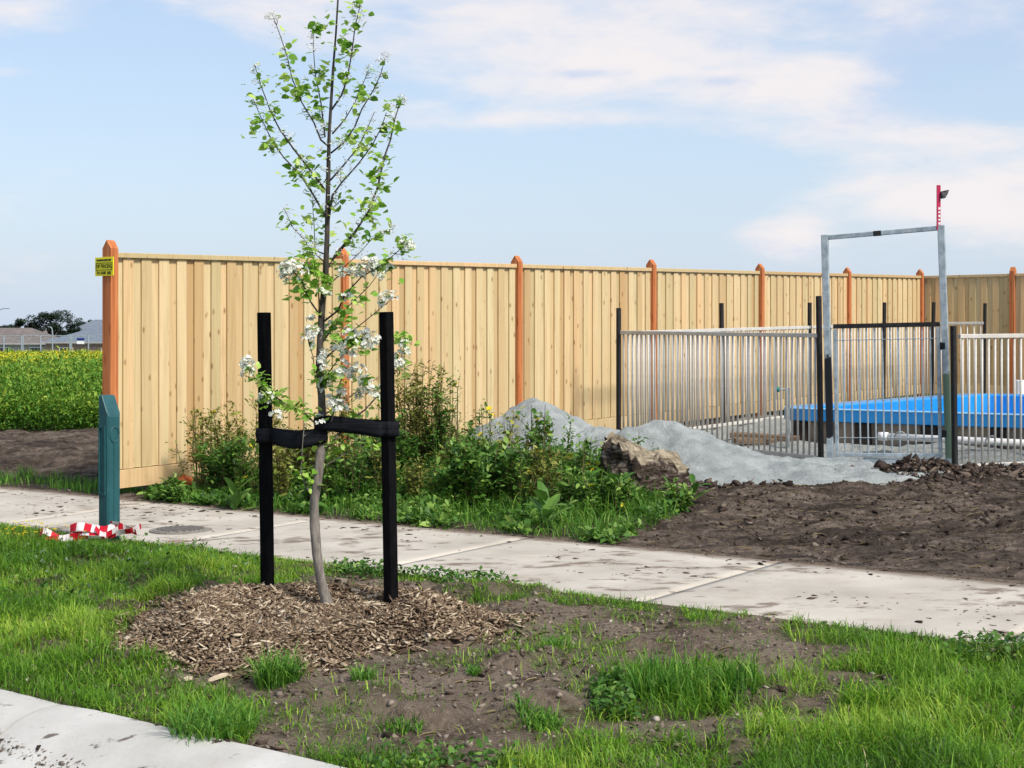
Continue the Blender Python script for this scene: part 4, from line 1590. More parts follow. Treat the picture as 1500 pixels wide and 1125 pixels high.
it = np.arange(nr * na).reshape(nr, na)
i2 = np.roll(it, -1, 1)
Ft = np.stack([it[:-1], i2[:-1], i2[1:], it[1:]], -1).reshape(-1, 4)
mesh_obj('broken_top', npmesh('broken_top', Vt, Ft, {'top': np.ones(len(Vt))}), 'stump_wood', stp, smooth=True)
mb = MB()
for a, L_, hh in ((0.4, .42, .16), (2.9, .36, .13), (-0.9, .40, .12), (4.2, .36, .12)):
    d = Vector((math.cos(a), math.sin(a) * .8, 0))
    mb.tube([d * .14 + Vector((0, 0, hh + .05)), d * .26 + Vector((0, 0, hh * .6)), d * L_ + Vector((0, 0, -.02)), d * (L_ + .12) + Vector((0, 0, -.09))], [.07, .06, .04, .02], 8)
mb.obj('roots', 'stump_wood', stp, smooth=True)

# broken brick by the fence foot
bx_, by_ = G(272, 722, .06)
br = MB()
br.box((0, 0, 0.0), (0.11, 0.105, 0.075), bev=0.006)
o = br.obj('broken_brick', 'brick_clay', None, (bx_, by_, gz1(bx_, by_) + 0.09))
o.rotation_euler = (0.5, 0.45, 0.6)
tag(o, 'orange broken brick lying in weeds at the foot of the fence', 'brick')

# ------------------------------------------------------------------ gate, pool fence


def pool_panel(label, a, b, za, zb, pitch=0.09, h=1.18, group=None):
    a, b = Vector((a[0], a[1], 0)), Vector((b[0], b[1], 0))
    L_ = (b - a).length
    root = empty('pool_fence_panel', (a.x, a.y, 0), math.atan2(b.y - a.y, b.x - a.x))
    tag(root, label, 'fence panel', group)
    sl_ = (zb - za) / L_
    tilt = Matrix.Rotation(-math.atan(sl_), 4, 'Y')
    mid_ = (za + zb) / 2
    for nm, zz_ in (('top_rail', h), ('bottom_rail', 0.03)):
        mb = MB()
        mb.box((L_ / 2, 0, mid_ + zz_), (L_, 0.038, 0.040), tilt, bev=0.004)
        mb.obj(nm, 'panel_paint', root)
    mb = MB()
    mb.tube([(0, 0, 0.03), (0, 0, h - 0.01)], 0.0105, 8)
    me = mb.mesh('bar')
    me.materials.append(MATS['panel_paint'])
    me.shade_smooth()
    nb = int(L_ / pitch)
    for k in range(nb):
        x = (k + 0.5) * L_ / nb
        o = mesh_obj('bar', me, None, root)
        o.location = (x, 0, za + sl_ * x)
    return root


def picket(x, y, z, h, label, lean=(0, 0), group=None):
    mb = MB()
    prof_ = []
    for k in range(3):
        a = 2 * math.pi * k / 3 + 0.3
        t_ = a + math.pi / 2
        c = Vector((math.cos(a), math.sin(a)))
        d = Vector((math.cos(t_), math.sin(t_)))
        am = a + math.pi / 3
        prof_ += [tuple(c * 0.030 - d * 0.004), tuple(c * 0.030 + d * 0.004), (0.006 * math.cos(am), 0.006 * math.sin(am))]
    mb.prism(prof_, -0.3, h)
    o = mb.obj('star_picket', 'black_steel', None, (x, y, z))
    o.rotation_euler = (lean[0], lean[1], 0)
    tag(o, label, 'picket', group)
    # collar clips
    return o


def on(px, Y):
    return ((px - 750) / FPX * Y, Y)


gl = on(1217, 14.7)
gr = on(1391, 14.3)
zgl, zgr = 0.14, 0.145
gate = empty('site_gate', (gl[0], gl[1], zgl), math.atan2(gr[1] - gl[1], gr[0] - gl[0]))
tag(gate, 'tall galvanised gate frame with a low barred gate at the pool', 'gate')
GW = math.hypot(gr[0] - gl[0], gr[1] - gl[1])
LEAN = -0.030
for x, h, mt in ((0, 2.15, 'galv_black_patch'), (GW, 2.21, 'galv_green_patch')):
    mb = MB()
    mb.box((0, 0, h / 2 - 0.1), (0.062, 0.05, h + 0.2), bev=0.004)
    o = mb.obj('post', mt, gate, (x, 0, 0))
    o.rotation_euler = (0, LEAN * (0.9 if x == 0 else 1.15), 0)
mb = MB()
p0, p1 = Vector((-0.058, 0, 2.12)), Vector((GW - 0.078, 0, 2.185))
d = (p1 - p0)
mb.box((0, 0, 0), (d.length - 0.065, 0.046, 0.042), Matrix.Rotation(-math.atan2(d.z, d.x), 4, 'Y'), bev=0.004)
hb = mb.obj('head_bar', 'galvanised', gate, (p0 + p1) / 2)
mb = MB()
mb.box((0.0, 0, 0.0), (0.07, 0.05, 0.046), Matrix.Rotation(-math.atan2(d.z, d.x), 4, 'Y'))
mb.obj('tape_band', 'black_steel', hb, (-0.04, 0, -0.003))
leaf = bpy.data.objects.new('gate_leaf', None)
link(leaf, gate)
leaf.location = (0.06, 0.0, 0.09)
leaf.rotation_euler = (0, LEAN * 0.6, 0)
LW, LH = GW - 0.14, 1.20
for nm, c_, s_, mt in (('rail', (LW / 2, 0, LH), (LW + 0.03, 0.04, 0.042), 'black_steel'), ('rail', (LW / 2, 0, 0.0), (LW + 0.03, 0.04, 0.035), 'galvanised'),
                       ('rail', (LW / 2, 0.006, -0.055), (LW + 0.1, 0.03, 0.045), 'galvanised'),
                       ('stile', (0, 0, LH / 2), (0.032, 0.036, LH - 0.05), 'galvanised'), ('stile', (LW, 0, LH / 2), (0.032, 0.036, LH - 0.05), 'galvanised')):
    mb = MB()
    mb.box((0, 0, 0), s_, bev=0.003)
    mb.obj(nm, mt, leaf, c_)
mb = MB()
mb.tube([(0, 0, 0.02), (0, 0, LH - 0.02)], 0.0075, 6)
bm_ = mb.mesh('bar')
bm_.materials.append(MATS['galvanised'])
for k in range(12):
    o = mesh_obj('bar', bm_, None, leaf)
    o.location = ((k + 1) * LW / 13, 0, 0)
for zz_ in (0.16, LH - 0.13):
    mb = MB()
    mb.tube([(0.015, -0.008, zz_), (LW - 0.015, -0.008, zz_)], 0.004, 6)
    mb.obj('cross_wire', 'galvanised', leaf)
mb = MB()
for zz_ in (0.2, 1.0):
    mb.box((LW + 0.04, -0.01, zz_), (0.05, 0.03, 0.07), bev=0.004)
mb.obj('hinges', 'black_steel', leaf)
# level staff tied to the top of the gate post
lx_, ly_ = gr[0] - 0.095, gr[1] - 0.0
stf = empty('level_staff', (lx_ + 0.0, ly_ + 0.02, zgr + 2.2))
tag(stf, 'short red staff with white markings and black flap on the gate post', 'staff')
mb = MB()
mb.box((0, 0, 0.165), (0.036, 0.012, 0.41), bev=0.002)
mb.obj('rod', 'staff_red', stf)
for k in range(5):
    mb = MB()
    mb.box((0.005, -0.0075, 0.0), (0.018, 0.002, 0.016 if k % 2 else 0.022))
    mb.obj('marking', 'white_plastic', stf, (0, 0, 0.02 + 0.034 * k))
mb = MB()
pts = [(0.016, 0, 0.245), (0.016, 0, 0.31), (0.06, 0, 0.32), (0.098, 0, 0.328), (0.082, 0, 0.29), (0.055, 0, 0.25), (0.03, 0, 0.244)]
mb.add([(x, -0.012 - 0.02 * math.sin(x * 40), z) for x, y, z in pts] + [(x, 0.006 - 0.02 * math.sin(x * 40), z) for x, y, z in pts],
       [tuple(range(7)), tuple(reversed(range(7, 14)))] + [(i, 7 + i, 7 + (i + 1) % 7, (i + 1) % 7) for i in range(7)])
mb.obj('flap', 'flag_black', stf)

pl = on(906, 17.4)
pr = on(1204, 14.85)
pool_panel('beige barred pool fence panel between the sand pile and the gate', (pl[0] + .03, pl[1] - .04), (pr[0] - .03, pr[1] + .03), 0.20, 0.155, 0.076, 1.19)
p2 = on(1399, 14.2)
pool_panel('beige barred pool fence panel on the hinge side of the gate, before the white pipe', (p2[0] + .04, p2[1] + .01), (p2[0] + 2.4, p2[1] + 0.95), 0.125, 0.15, 0.072, 1.21)
picket(pl[0], pl[1], 0.16, 1.50, 'black steel star picket at the sand pile end of the pool fence', (0, 0))
picket(pr[0] - .005, pr[1] + .02, 0.12, 1.60, 'black star picket standing tight against the gate post with black paint', (0, -0.014))
picket(p2[0], p2[1], 0.10, 1.33, 'black star picket standing tight against the greenish gate post', (0, -0.012))
tpos = [6.55, 8.8, 11.1, 13.45, 15.2]
s_in = 0.55
prev = None
GRP = 'star pickets along the side paling fence'
for i, t_ in enumerate(tpos):
    q = ST(s_in, t_)
    zg = 0.05 + 0.0215 * t_
    if i > 0:
        picket(q.x, q.y, zg, 1.52, 'black steel star picket standing along the side paling fence', (0.01 * (-1) ** i, 0.012 * (i - 2)), GRP)
    if prev is not None:
        pool_panel('beige barred pool fence panel set along the side paling fence', (prev[0].x, prev[0].y), (q.x, q.y), prev[1], zg, 0.1, 1.19, 'pool fence panels along the side fence')
    prev = (q, zg)
q = ST(1.35, 15.3)
picket(q.x, q.y, 0.37, 1.5, 'black steel star picket in front of the shaded back fence', (0, 0.01))
q0 = prev[0]
pool_panel('short beige barred pool fence panel in front of the shaded back fence', (q0.x, q0.y), (q.x, q.y), prev[1], prev[1], 0.1, 1.19)

# ------------------------------------------------------------------ pool shell
PS0, PS1, PT0, PT1 = 1.86, 6.3, 7.55, 13.5
RIMZ = 0.56
pool = empty('swimming_pool', ST((PS0 + PS1) / 2, (PT0 + PT1) / 2, 0.2), RZ)
tag(pool, 'bright blue fibreglass swimming pool shell standing above the sand', 'pool')


def rrect(hx, hy, r, n=8):
    out = []
    for (cx, cy, a0) in ((hx - r, -hy + r, -math.pi / 2), (hx - r, hy - r, 0), (-hx + r, hy - r, math.pi / 2), (-hx + r, -hy + r, math.pi)):
        for k in range(n + 1):
            a = a0 + math.pi / 2 * k / n
            out.append((cx + r * math.cos(a), cy + r * math.sin(a)))
    return out


def loops(mb, rings, mi=0):
    n = len(rings[0])
    vs = [v for r in rings for v in r]
    fs = []
    for k in range(len(rings) - 1):
        for i in range(n):
            j = (i + 1) % n
            fs.append((k * n + i, k * n + j, (k + 1) * n + j, (k + 1) * n + i))
    mb.add(vs, fs, mi)


hx, hy = (PS1 - PS0) / 2, (PT1 - PT0) / 2
zt0 = RIMZ - 0.2


def R3(inset, z, r=0.45):
    return [(x, y, z) for x, y in rrect(hx - inset, hy - inset, max(0.05, r - inset))]


mb = MB()
loops(mb, [R3(0.0, zt0 - 0.135), R3(0.0, zt0 - 0.012)])
loops(mb, [R3(0.03, zt0 - 0.001), R3(0.25, zt0 - 0.004), R3(0.27, zt0 - 0.02), R3(0.30, zt0 - 1.35)])
loops(mb, [R3(0.06, zt0 - 0.15), R3(0.0, zt0 - 0.135)])
mb.obj('rim', 'pool_blue', pool)
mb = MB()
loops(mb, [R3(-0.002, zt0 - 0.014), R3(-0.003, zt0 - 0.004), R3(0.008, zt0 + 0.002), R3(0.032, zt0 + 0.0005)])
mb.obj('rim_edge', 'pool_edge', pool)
mb = MB()
mb.add(R3(0.30, zt0 - 1.35), [tuple(range(len(R3(0.3, 0))))])
mb.obj('floor', 'pool_blue', pool)
mb = MB()
loops(mb, [R3(0.20, zt0 - 1.2), R3(0.07, zt0 - 0.145)])
mb.obj('outer_wall', 'fibreglass', pool)
mb = MB()
mb.box((0, 0, 0), (0.17, 0.12, 0.42), bev=0.01)
brm = mb.mesh('brace')
brm.materials.append(MATS['pool_brace'])
for k in range(6):
    o = mesh_obj('brace', brm, None, pool)
    o.location = (-hx + 0.35 + k * 0.74, -hy + 0.085, zt0 - 0.36)
for k in range(7):
    o = mesh_obj('brace', brm, None, pool)
    o.location = (-hx + 0.085, -hy + 0.6 + k * 0.85, zt0 - 0.36)
    o.rotation_euler = (0, 0, math.pi / 2)
pp = empty('white_pipe', ST(PS0 + 1.0, PT0 - 0.42, 0.0))
tag(pp, 'long white plastic pipe lying in front of the blue pool', 'pipe')
a_, b_ = Vector(AT(1288, 639, 15.9)), Vector(AT(1560, 652, 14.9))
mb = MB()
mb.tube([a_ - pp.location, b_ - pp.location], 0.036, 12)
mb.obj('pipe', 'white_plastic', pp, smooth=True)
mb = MB()
mb.tube([a_ - pp.location - (b_ - a_).normalized() * 0.004, a_ - pp.location + (b_ - a_).normalized() * 0.09], 0.045, 12)
mb.obj('coupling', 'white_plastic', pp, smooth=True)
mb = MB()
for u in (0.12, 0.62):
    c_ = a_.lerp(b_, u) - pp.location
    mb.tube([c_ + Vector((0.055 * math.cos(a), 0.0, 0.055 * math.sin(a))) for a in np.linspace(0, 6.283, 15)], 0.009, 6)
mb.obj('strap', 'grey_steel', pp, smooth=True)
q = AT(1494, 577, 22.6)
mb = MB()
mb.tube([(0, 0, -0.4), (0, 0, 0.19), (0, 0, 0.20)], [0.07, 0.07, 0.063], 14)
o = mb.obj('standpipe', 'white_plastic', None, q, smooth=False)
tag(o, 'short upright white pipe at the far rim of the blue pool', 'pipe')
# garden tap on its riser
q = AT(1154, 640, 16.6)
tap = empty('garden_tap', q)
tag(tap, 'grey metal riser pipe with a green tap near the left end of the pool', 'tap')
tap['label'] = 'grey metal riser pipe with a small green tap beside the blue pool corner'
mb = MB()
mb.box((0, 0, 0.17), (0.045, 0.03, 0.70), bev=0.004)
mb.obj('riser', 'grey_steel', tap)
mb = MB()
mb.tube([(-0.02, 0, 0.50), (-0.08, 0, 0.505), (-0.11, 0, 0.495)], 0.012, 8)
mb.obj('spout', 'grey_steel', tap, smooth=True)
mb = MB()
mb.tube([(-0.11, 0, 0.475), (-0.11, 0, 0.50), (-0.11, 0, 0.53)], [0.02, 0.028, 0.02], 10)
mb.obj('tap_head', 'tap_green', tap, smooth=True)
# timber offcuts left of the pool
for i, (px, py, Y, L_, a, lab) in enumerate([(1120, 636, 17.2, .75, -.25, 'dark weathered timber offcut lying on the sand by the pool end'), (1105, 642, 16.8, .5, .35, 'short brown timber offcut lying askew on the sand by the pool end')]):
    q = AT(px, py, Y)
    mb = MB()
    mb.box((0, 0, 0), (L_, 0.10, 0.06), bev=0.004)
    o = mb.obj('timber_offcut', 'old_timber', None, (q.x, q.y, gz1(q.x, q.y) + 0.05))
    o.rotation_euler = (0.1, 0.05, a)
    tag(o, lab, 'timber')

# ------------------------------------------------------------------ scattered clods and stones
OCT_V = np.array([(1, 0, 0), (-1, 0, 0), (0, 1, 0), (0, -1, 0), (0, 0, 1), (0, 0, -1), (.7, .7, .3), (-.7, .7, -.2), (-.6, -.7, .3), (.7, -.6, -.2)], float)
OCT_F = np.array([(0, 6, 4), (6, 2, 4), (2, 7, 4), (7, 1, 4), (1, 8, 4), (8, 3, 4), (3, 9, 4), (9, 0, 4), (6, 0, 5), (2, 6, 5), (7, 2, 5), (1, 7, 5), (8, 1, 5), (3, 8, 5), (9, 3, 5), (0, 9, 5)])


def rand_st(n, s0, s1, t0, t1):
    s = RNG.uniform(s0, s1, n)
    t = RNG.uniform(t0, t1, n)
    return OX + PV.x * s + QV.x * t, OY + PV.y * s + QV.y * t, s, t


x, y, s, t = rand_st(22000, -1, 10.0, PATH_F + 0.03, 5.0)
keep = (~inpoly(x, y, SANDPOLY)) & (RNG.uniform(0, 1, len(x)) < 0.25 + 0.75 * sstep(fbm(x, y, 1.6, 3, 81), 0.45, 0.65))
x, y = x[keep], y[keep]
sz = RNG.lognormal(math.log(0.007), 0.6, len(x)).clip(0.003, 0.024)
P1 = np.stack([x, y, gz(x, y) + sz * 0.15], -1)
# dark lumps along the edge of the sand and a heap of them before the gate
ex, ey, es = [], [], []
edge_pts = [G(990, 706, .1), G(1050, 713, .1), G(1110, 714, .1), G(1180, 706, .1), G(1240, 702, .1), G(1290, 697, .12), G(1400, 694, .14), G(1520, 692, .14)]
for i in range(len(edge_pts) - 1):
    for _ in range((120, 110, 60, 35, 45, 150, 150)[i]):
        u = random.random()
        ex.append(edge_pts[i][0] * (1 - u) + edge_pts[i + 1][0] * u + random.gauss(0, .05))
        ey.append(edge_pts[i][1] * (1 - u) + edge_pts[i + 1][1] * u + random.gauss(-.03, .12))
        es.append(min(0.05, random.lognormvariate(math.log(.016), .5)))
hc = G(1375, 703, .14)
hz_add = []
for _ in range(1500):
    ex.append(hc[0] + random.gauss(0.05, .30))
    ey.append(hc[1] + random.gauss(0.25, .26))
    es.append(min(0.045, random.lognormvariate(math.log(.011), .6)))
ex, ey, es = np.array(ex), np.array(ey), np.array(es)
lift = 0.13 * np.exp(-((ex - hc[0] + 0.15) / .45) ** 2 - ((ey - hc[1] - .35) / .3) ** 2)
P2 = np.stack([ex, ey, gz(ex, ey) + es * 0.2 + lift * RNG.uniform(0.0, 1, len(ex))], -1)
P = np.vstack([P1, P2])
sz = np.concatenate([sz, es])
half = np.stack([sz * RNG.uniform(.8, 2.2, len(sz)), sz * RNG.uniform(.6, 1.3, len(sz)), sz * RNG.uniform(.25, .6, len(sz))], -1)
tn = np.concatenate([RNG.beta(1.6, 3.0, len(P1)), RNG.beta(1.2, 2.6, len(P2))])
o = scatter_solid('soil_clods', P, half, 'clod', tn, OCT_V, OCT_F, 0.5, 0.5)
tag(o, 'dark lumps of dug soil strewn over the building ground', 'soil', kind='stuff')

x, y, s, t = rand_st(8000, 1.5, 9.8, KERB_T + 0.03, PATH_N - 0.03)
keep = mulch_r(x, y) > 1.0
x, y = x[keep], y[keep]
sz = RNG.lognormal(math.log(0.0045), 0.55, len(x)).clip(0.002, 0.016)
P = np.stack([x, y, surf(x, y) + sz * 0.2], -1)
half = np.stack([sz * RNG.uniform(.8, 1.4, len(sz)), sz * RNG.uniform(.7, 1.2, len(sz)), sz * RNG.uniform(.5, .9, len(sz))], -1)
o = scatter_solid('verge_stones', P, half, 'stone', RNG.beta(1.2, 2.6, len(x)), OCT_V, OCT_F, 0.5, 0.45)
tag(o, 'small stones and crumbs of soil scattered over the bare verge', 'stones', kind='stuff')
x, y, s, t = rand_st(17000, 1.5, 9.8, KERB_T + 0.03, PATH_N - 0.03)
keep = (mulch_r(x, y) > 1.0) & (RNG.uniform(0, 1, len(x)) < .15 + .85 * sstep(fbm(x, y, 3.0, 3, 83), .42, .62))
x, y = x[keep], y[keep]
sz = RNG.lognormal(math.log(0.006), 0.55, len(x)).clip(0.002, 0.022)
P = np.stack([x, y, surf(x, y) + sz * 0.1], -1)
half = np.stack([sz * RNG.uniform(.8, 1.4, len(sz)), sz * RNG.uniform(.7, 1.2, len(sz)), sz * RNG.uniform(.4, .7, len(sz))], -1)
o = scatter_solid('verge_crumbs', P, half, 'clod', RNG.beta(1.6, 1.6, len(x)), OCT_V, OCT_F, 0.5, 0.5)
tag(o, 'loose dark crumbs of earth over the bare verge', 'soil', kind='stuff')
# crumbs of mud on the footpath and kerb
x, y, s, t = rand_st(3600, -3, 10, PATH_N + 0.02, PATH_F)
pr_ = sstep(fbm(s * 0.6, t * 2.5, 1.5, 3, 91), 0.45, 0.65) * 0.8 + 0.5 * sstep(t, PATH_F - 0.35, PATH_F)
keep = RNG.uniform(0, 1, len(x)) < pr_
x, y, t = x[keep], y[keep], t[keep]
sz = RNG.lognormal(math.log(0.0045), 0.7, len(x)).clip(0.0015, 0.02)
P = np.stack([x, y, 0.026 * (t - PATH_N) + sz * 0.15], -1)
half = np.stack([sz * 1.6, sz, sz * 0.22], -1)
o = scatter_solid('path_mud', P, half, 'clod', RNG.beta(2, 2, len(x)), OCT_V, OCT_F, 0.1, 0.6)
tag(o, 'crumbs of dried mud dropped on the pale footpath', 'mud', kind='stuff')
for i, (px, py, w_) in enumerate([(462, 1098, .035), (512, 1092, .04), (150, 1068, .028), (228, 1070, .035), (262, 1098, .016), (320, 1118, .03), (336, 1117, .022), (232, 1092, .02)]):
    if py > 1122 or (px > 400):
        continue
    x, y = G(px, py, -0.12)
    s, t = to_st(x, y)
    zk = float(np.interp(t - KERB_T, [p[0] for p in prof[2:-1]][::-1], [p[1] for p in prof[2:-1]][::-1]))
    nn = 14
    Pm = np.stack([x + RNG.normal(0, w_ * .4, nn), y + RNG.normal(0, w_ * .4, nn), np.full(nn, 0.0)], -1)
    ss, tt = to_st(Pm[:, 0], Pm[:, 1])
    Pm[:, 2] = np.interp(tt - KERB_T, [p[0] for p in prof[2:-1]][::-1], [p[1] for p in prof[2:-1]][::-1]) + 0.002
    hs = RNG.uniform(.3, .6, nn)[:, None] * np.array([[w_ * .5, w_ * .35, 0.006]])
    o = scatter_solid('mud_splat', Pm, hs, 'clod', RNG.uniform(0.1, .5, nn), OCT_V, OCT_F, 0.1, 0.3)
    tag(o, 'small dark splat of dried mud on the pale kerb', 'mud', 'mud splats on the kerb')


n_ = 1400
s = RNG.uniform(2.5, 7.5, n_)
t = KERB_T - 0.30 + RNG.normal(0, .018, n_) + .02 * np.sin(s * 4)
P = np.stack([OX + PV.x * s + QV.x * t, OY + PV.y * s + QV.y * t, np.interp(t - KERB_T, [p[0] for p in prof[2:-1]][::-1], [p[1] for p in prof[2:-1]][::-1]) + .002], -1)
sz = RNG.lognormal(math.log(.0032), .6, n_).clip(.001, .010)
o = scatter_solid('gutter_dirt', P, np.stack([sz * 1.3, sz, sz * .4], -1), 'clod', RNG.beta(3, 1.6, n_), OCT_V, OCT_F, .3, .5)
tag(o, 'line of dry dirt along the bottom of the kerb', 'dirt', kind='stuff')


# ------------------------------------------------------------------ grass
def blades(P, L, width, lean, tint, name, mat, parent=None, origin=None, stiff=0.5):
    n = len(P)
    az = RNG.uniform(0, 2 * np.pi, n)
    face = az + np.pi / 2 + RNG.normal(0, 0.5, n)
    d = np.stack([np.cos(az), np.sin(az), np.zeros(n)], -1)
    sd = np.stack([np.cos(face), np.sin(face), np.zeros(n)], -1)
    up = np.array([0, 0, 1.0])
    le = lean[:, None]
    Lc = L[:, None]
    m1 = P + Lc * 0.45 * (up * np.cos(le * 0.5) + d * np.sin(le * 0.5))
    m2 = m1 + Lc * 0.33 * (up * np.cos(le * 1.2) + d * np.sin(le * 1.2))
    tp_ = m2 + Lc * 0.27 * (up * np.cos(le * 1.9) + d * np.sin(le * 1.9))
    w_ = width[:, None]
    V = np.stack([P - sd * w_ * .5, P + sd * w_ * .5, m1 - sd * w_ * .5, m1 + sd * w_ * .5, m2 - sd * w_ * .36, m2 + sd * w_ * .36, tp_], 1)
    if origin is not None:
        V = V - np.array(origin)
    Ft = np.array([(0, 1, 3), (0, 3, 2), (2, 3, 5), (2, 5, 4), (4, 5, 6)])
    F = Ft[None] + (np.arange(n) * 7)[:, None, None]
    me = npmesh(name, V.reshape(-1, 3), F.reshape(-1, 3), {'tint': np.repeat(np.clip(tint, 0, 1), 7)})
    return mesh_obj(name, me, mat, parent)


def poly_pts(poly, dens, jit=0.10):
    P_ = np.array(poly)
    x0, y0 = P_.min(0)
    x1, y1 = P_.max(0)
    n = int((x1 - x0) * (y1 - y0) * dens)
    x = RNG.uniform(x0, x1, n)
    y = RNG.uniform(y0, y1, n)
    k = inpoly(x + (fbm(x, y, 5, 2, 101) - .5) * jit * 4, y + (fbm(x, y, 5, 2, 103) - .5) * jit * 4, poly)
    return x[k], y[k]


def on_verge(x, y):
    s, t = to_st(x, y)
    return (t > KERB_T + 0.015) & (t < PATH_N - 0.0)


bx, by, bh, bt = [], [], [], []
for kx, (pp_, dens_, hh_) in lawn_px.items():
    poly = [G(a, b, -0.02) for a, b in pp_]
    x, y = poly_pts(poly, dens_)
    k = on_verge(x, y) & (mulch_r(x, y) > 0.97)
    x, y = x[k], y[k]
    clump = fbm(x, y, 4.5, 3, 111)
    thin = RNG.uniform(0, 1, len(x)) < 0.45 + 0.75 * sstep(clump, 0.32, 0.55)
    x, y, clump = x[thin], y[thin], clump[thin]
    bx.append(x)
    by.append(y)
    bh.append(hh_ * 0.86 * RNG.uniform(.45, 1.2, len(x)) * (0.35 + 1.3 * clump))
    bt.append(0.5 + (fbm(x, y, 1.7, 3, 113) - .5) * 0.95 + RNG.normal(0, .17, len(x)))
# sparse single blades over the bare verge
x, y, s, t = rand_st(44000, 3.0, 9.8, KERB_T + 0.02, PATH_N - 0.02)
k = (mulch_r(x, y) > 1.0) & (RNG.uniform(0, 1, len(x)) < 0.06 + 0.85 * sstep(fbm(x, y, 3.4, 4, 121), 0.52, 0.66))
x, y = x[k], y[k]
bx.append(x)
by.append(y)
bh.append(RNG.uniform(.02, .075, len(x)))
bt.append(RNG.normal(.5, .25, len(x)))
# fringe leaning over the footpath's near edge and kerb top
x, y, s, t = rand_st(5200, -3.0, 9.8, PATH_N - 0.10, PATH_N + 0.01)
k = RNG.uniform(0, 1, len(x)) < np.where(s < 4.9, 0.9, 0.1 + 0.8 * sstep(fbm(s, t, 1.6, 2, 131), .45, .62))
x, y = x[k], y[k]
bx.append(x)
by.append(y)
bh.append(RNG.uniform(.05, .13, len(x)))
bt.append(RNG.normal(.5, .22, len(x)))
bx, by, bh, bt = map(np.concatenate, (bx, by, bh, bt))
_s, _t = to_st(bx, by)
bh = bh * (0.42 + 0.58 * sstep(PATH_N - _t, 0.0, 0.55))
P = np.stack([bx, by, surf(bx, by) - 0.005], -1)
lawn = blades(P, bh, RNG.uniform(.0022, .0046, len(bx)), np.abs(RNG.normal(.92, .42, len(bx))), bt, 'lawn_grass', 'grass')
tag(lawn, 'long green grass growing over the verge', 'grass', kind='stuff')
kd = RNG.integers(0, len(bx), 5200)
P = np.stack([bx[kd] + RNG.normal(0, .01, 5200), by[kd] + RNG.normal(0, .01, 5200), surf(bx[kd], by[kd])], -1)
o = blades(P, bh[kd] * RNG.uniform(.5, 1.0, 5200), RNG.uniform(.002, .004, 5200), np.abs(RNG.normal(1.3, .4, 5200)), RNG.uniform(0, 1, 5200), 'dead_grass', 'dry_grass')
tag(o, 'dead straw coloured blades mixed through the verge grass', 'grass', kind='stuff')
# straw in the soil
x, y, s, t = rand_st(2200, 2.5, 9.8, KERB_T + 0.05, 4.5)
k = ((t < PATH_N) | (t > PATH_F)) & (mulch_r(x, y) > 1)
x, y = x[k], y[k]
P = np.stack([x, y, surf(x, y) + 0.004], -1)
P[:, 2] += 0.006
o = leaf_cards(P, RNG.uniform(.03, .12, len(x)), RNG.uniform(0, 1, len(x)), 'dry_straw', 'dry_grass', ratio=.035, updir=0.0, spread=.08)
tag(o, 'bits of dry straw lying on the bare soil', 'straw', kind='stuff')


def tuft(px, py, n, h, r, label, mat='grass_dark', z=-0.02, group=None, lean=.8):
    x0, y0 = G(px, py, z)
    z0 = surf1(x0, y0)
    a = RNG.uniform(0, 6.28, n)
    q = r * np.sqrt(RNG.uniform(0, 1, n))
    P = np.stack([x0 + q * np.cos(a), y0 + q * np.sin(a), np.zeros(n)], -1)
    P[:, 2] = surf(P[:, 0], P[:, 1]) - 0.004
    o = blades(P, h * RNG.uniform(.5, 1.1, n), RNG.uniform(.003, .006, n), np.abs(RNG.normal(lean, .25, n)), RNG.normal(.5, .22, n), 'grass_tuft', mat, None, (x0, y0, z0))
    o.location = (x0, y0, z0)
    tag(o, label, 'grass tuft', group)
    return o


tuft(405, 985, 420, .17, .085, 'bushy green grass tuft at the foot of the mulch mound', z=-.01)
tuft(815, 948, 130, .09, .06, 'small dark green grass tuft on bare soil beside the mulch')
tuft(695, 984, 70, .06, .035, 'tiny green grass tuft on the bare soil before the mulch mound')
tuft(532, 984, 110, .09, .05, 'thin green grass tuft at the mulch edge below the trunk')
tuft(590, 1056, 120, .06, .07, 'flat dark green rosette of grass in the middle of the bare soil')
tuft(790, 1052, 240, .10, .08, 'dense green grass tuft on soil near the lower lawn patch')
tuft(975, 1010, 420, .17, .14, 'tall dark green grass clump on the lumpy bare verge', lean=.5)
tuft(1060, 1020, 320, .15, .14, 'spreading dark green grass clump beside the tallest clump', lean=.6)
tuft(1270, 1035, 300, .15, .10, 'light green grass tuft at the border of the lower lawn', 'grass')
tuft(312, 1060, 420, .16, .14, 'arching green grass tuft hanging over the kerb edge', 'grass_dark', lean=.8)


# clover and broadleaf strip between mulch and path, and at the kerb
cl = []
for pp_, n_ in (([(480, 838), (600, 832), (700, 848), (760, 866), (700, 868), (600, 850), (500, 850)], 900), ([(520, 1085), (640, 1080), (760, 1095), (760, 1125), (560, 1125)], 260),
                ([(865, 1000), (915, 985), (930, 1040), (870, 1040)], 500), ([(-100, 790), (300, 800), (420, 840), (200, 880), (-100, 900)], 1500), ([(1360, 950), (1500, 945), (1560, 975), (1400, 980)], 500)):
    poly = [G(a, b, -0.01) for a, b in pp_]
    P_ = np.array(poly)
    x = RNG.uniform(P_[:, 0].min(), P_[:, 0].max(), n_ * 4)
    y = RNG.uniform(P_[:, 1].min(), P_[:, 1].max(), n_ * 4)
    k = inpoly(x, y, poly) & on_verge(x, y)
    x, y = x[k][:n_], y[k][:n_]
    cl.append(np.stack([x, y, surf(x, y) + RNG.uniform(.005, .06, len(x))], -1))
P = np.vstack(cl)
o = leaf_cards(P, RNG.uniform(.015, .035, len(P)), RNG.normal(.4, .2, len(P)), 'clover_leaves', 'weed_leaf', ratio=.8)
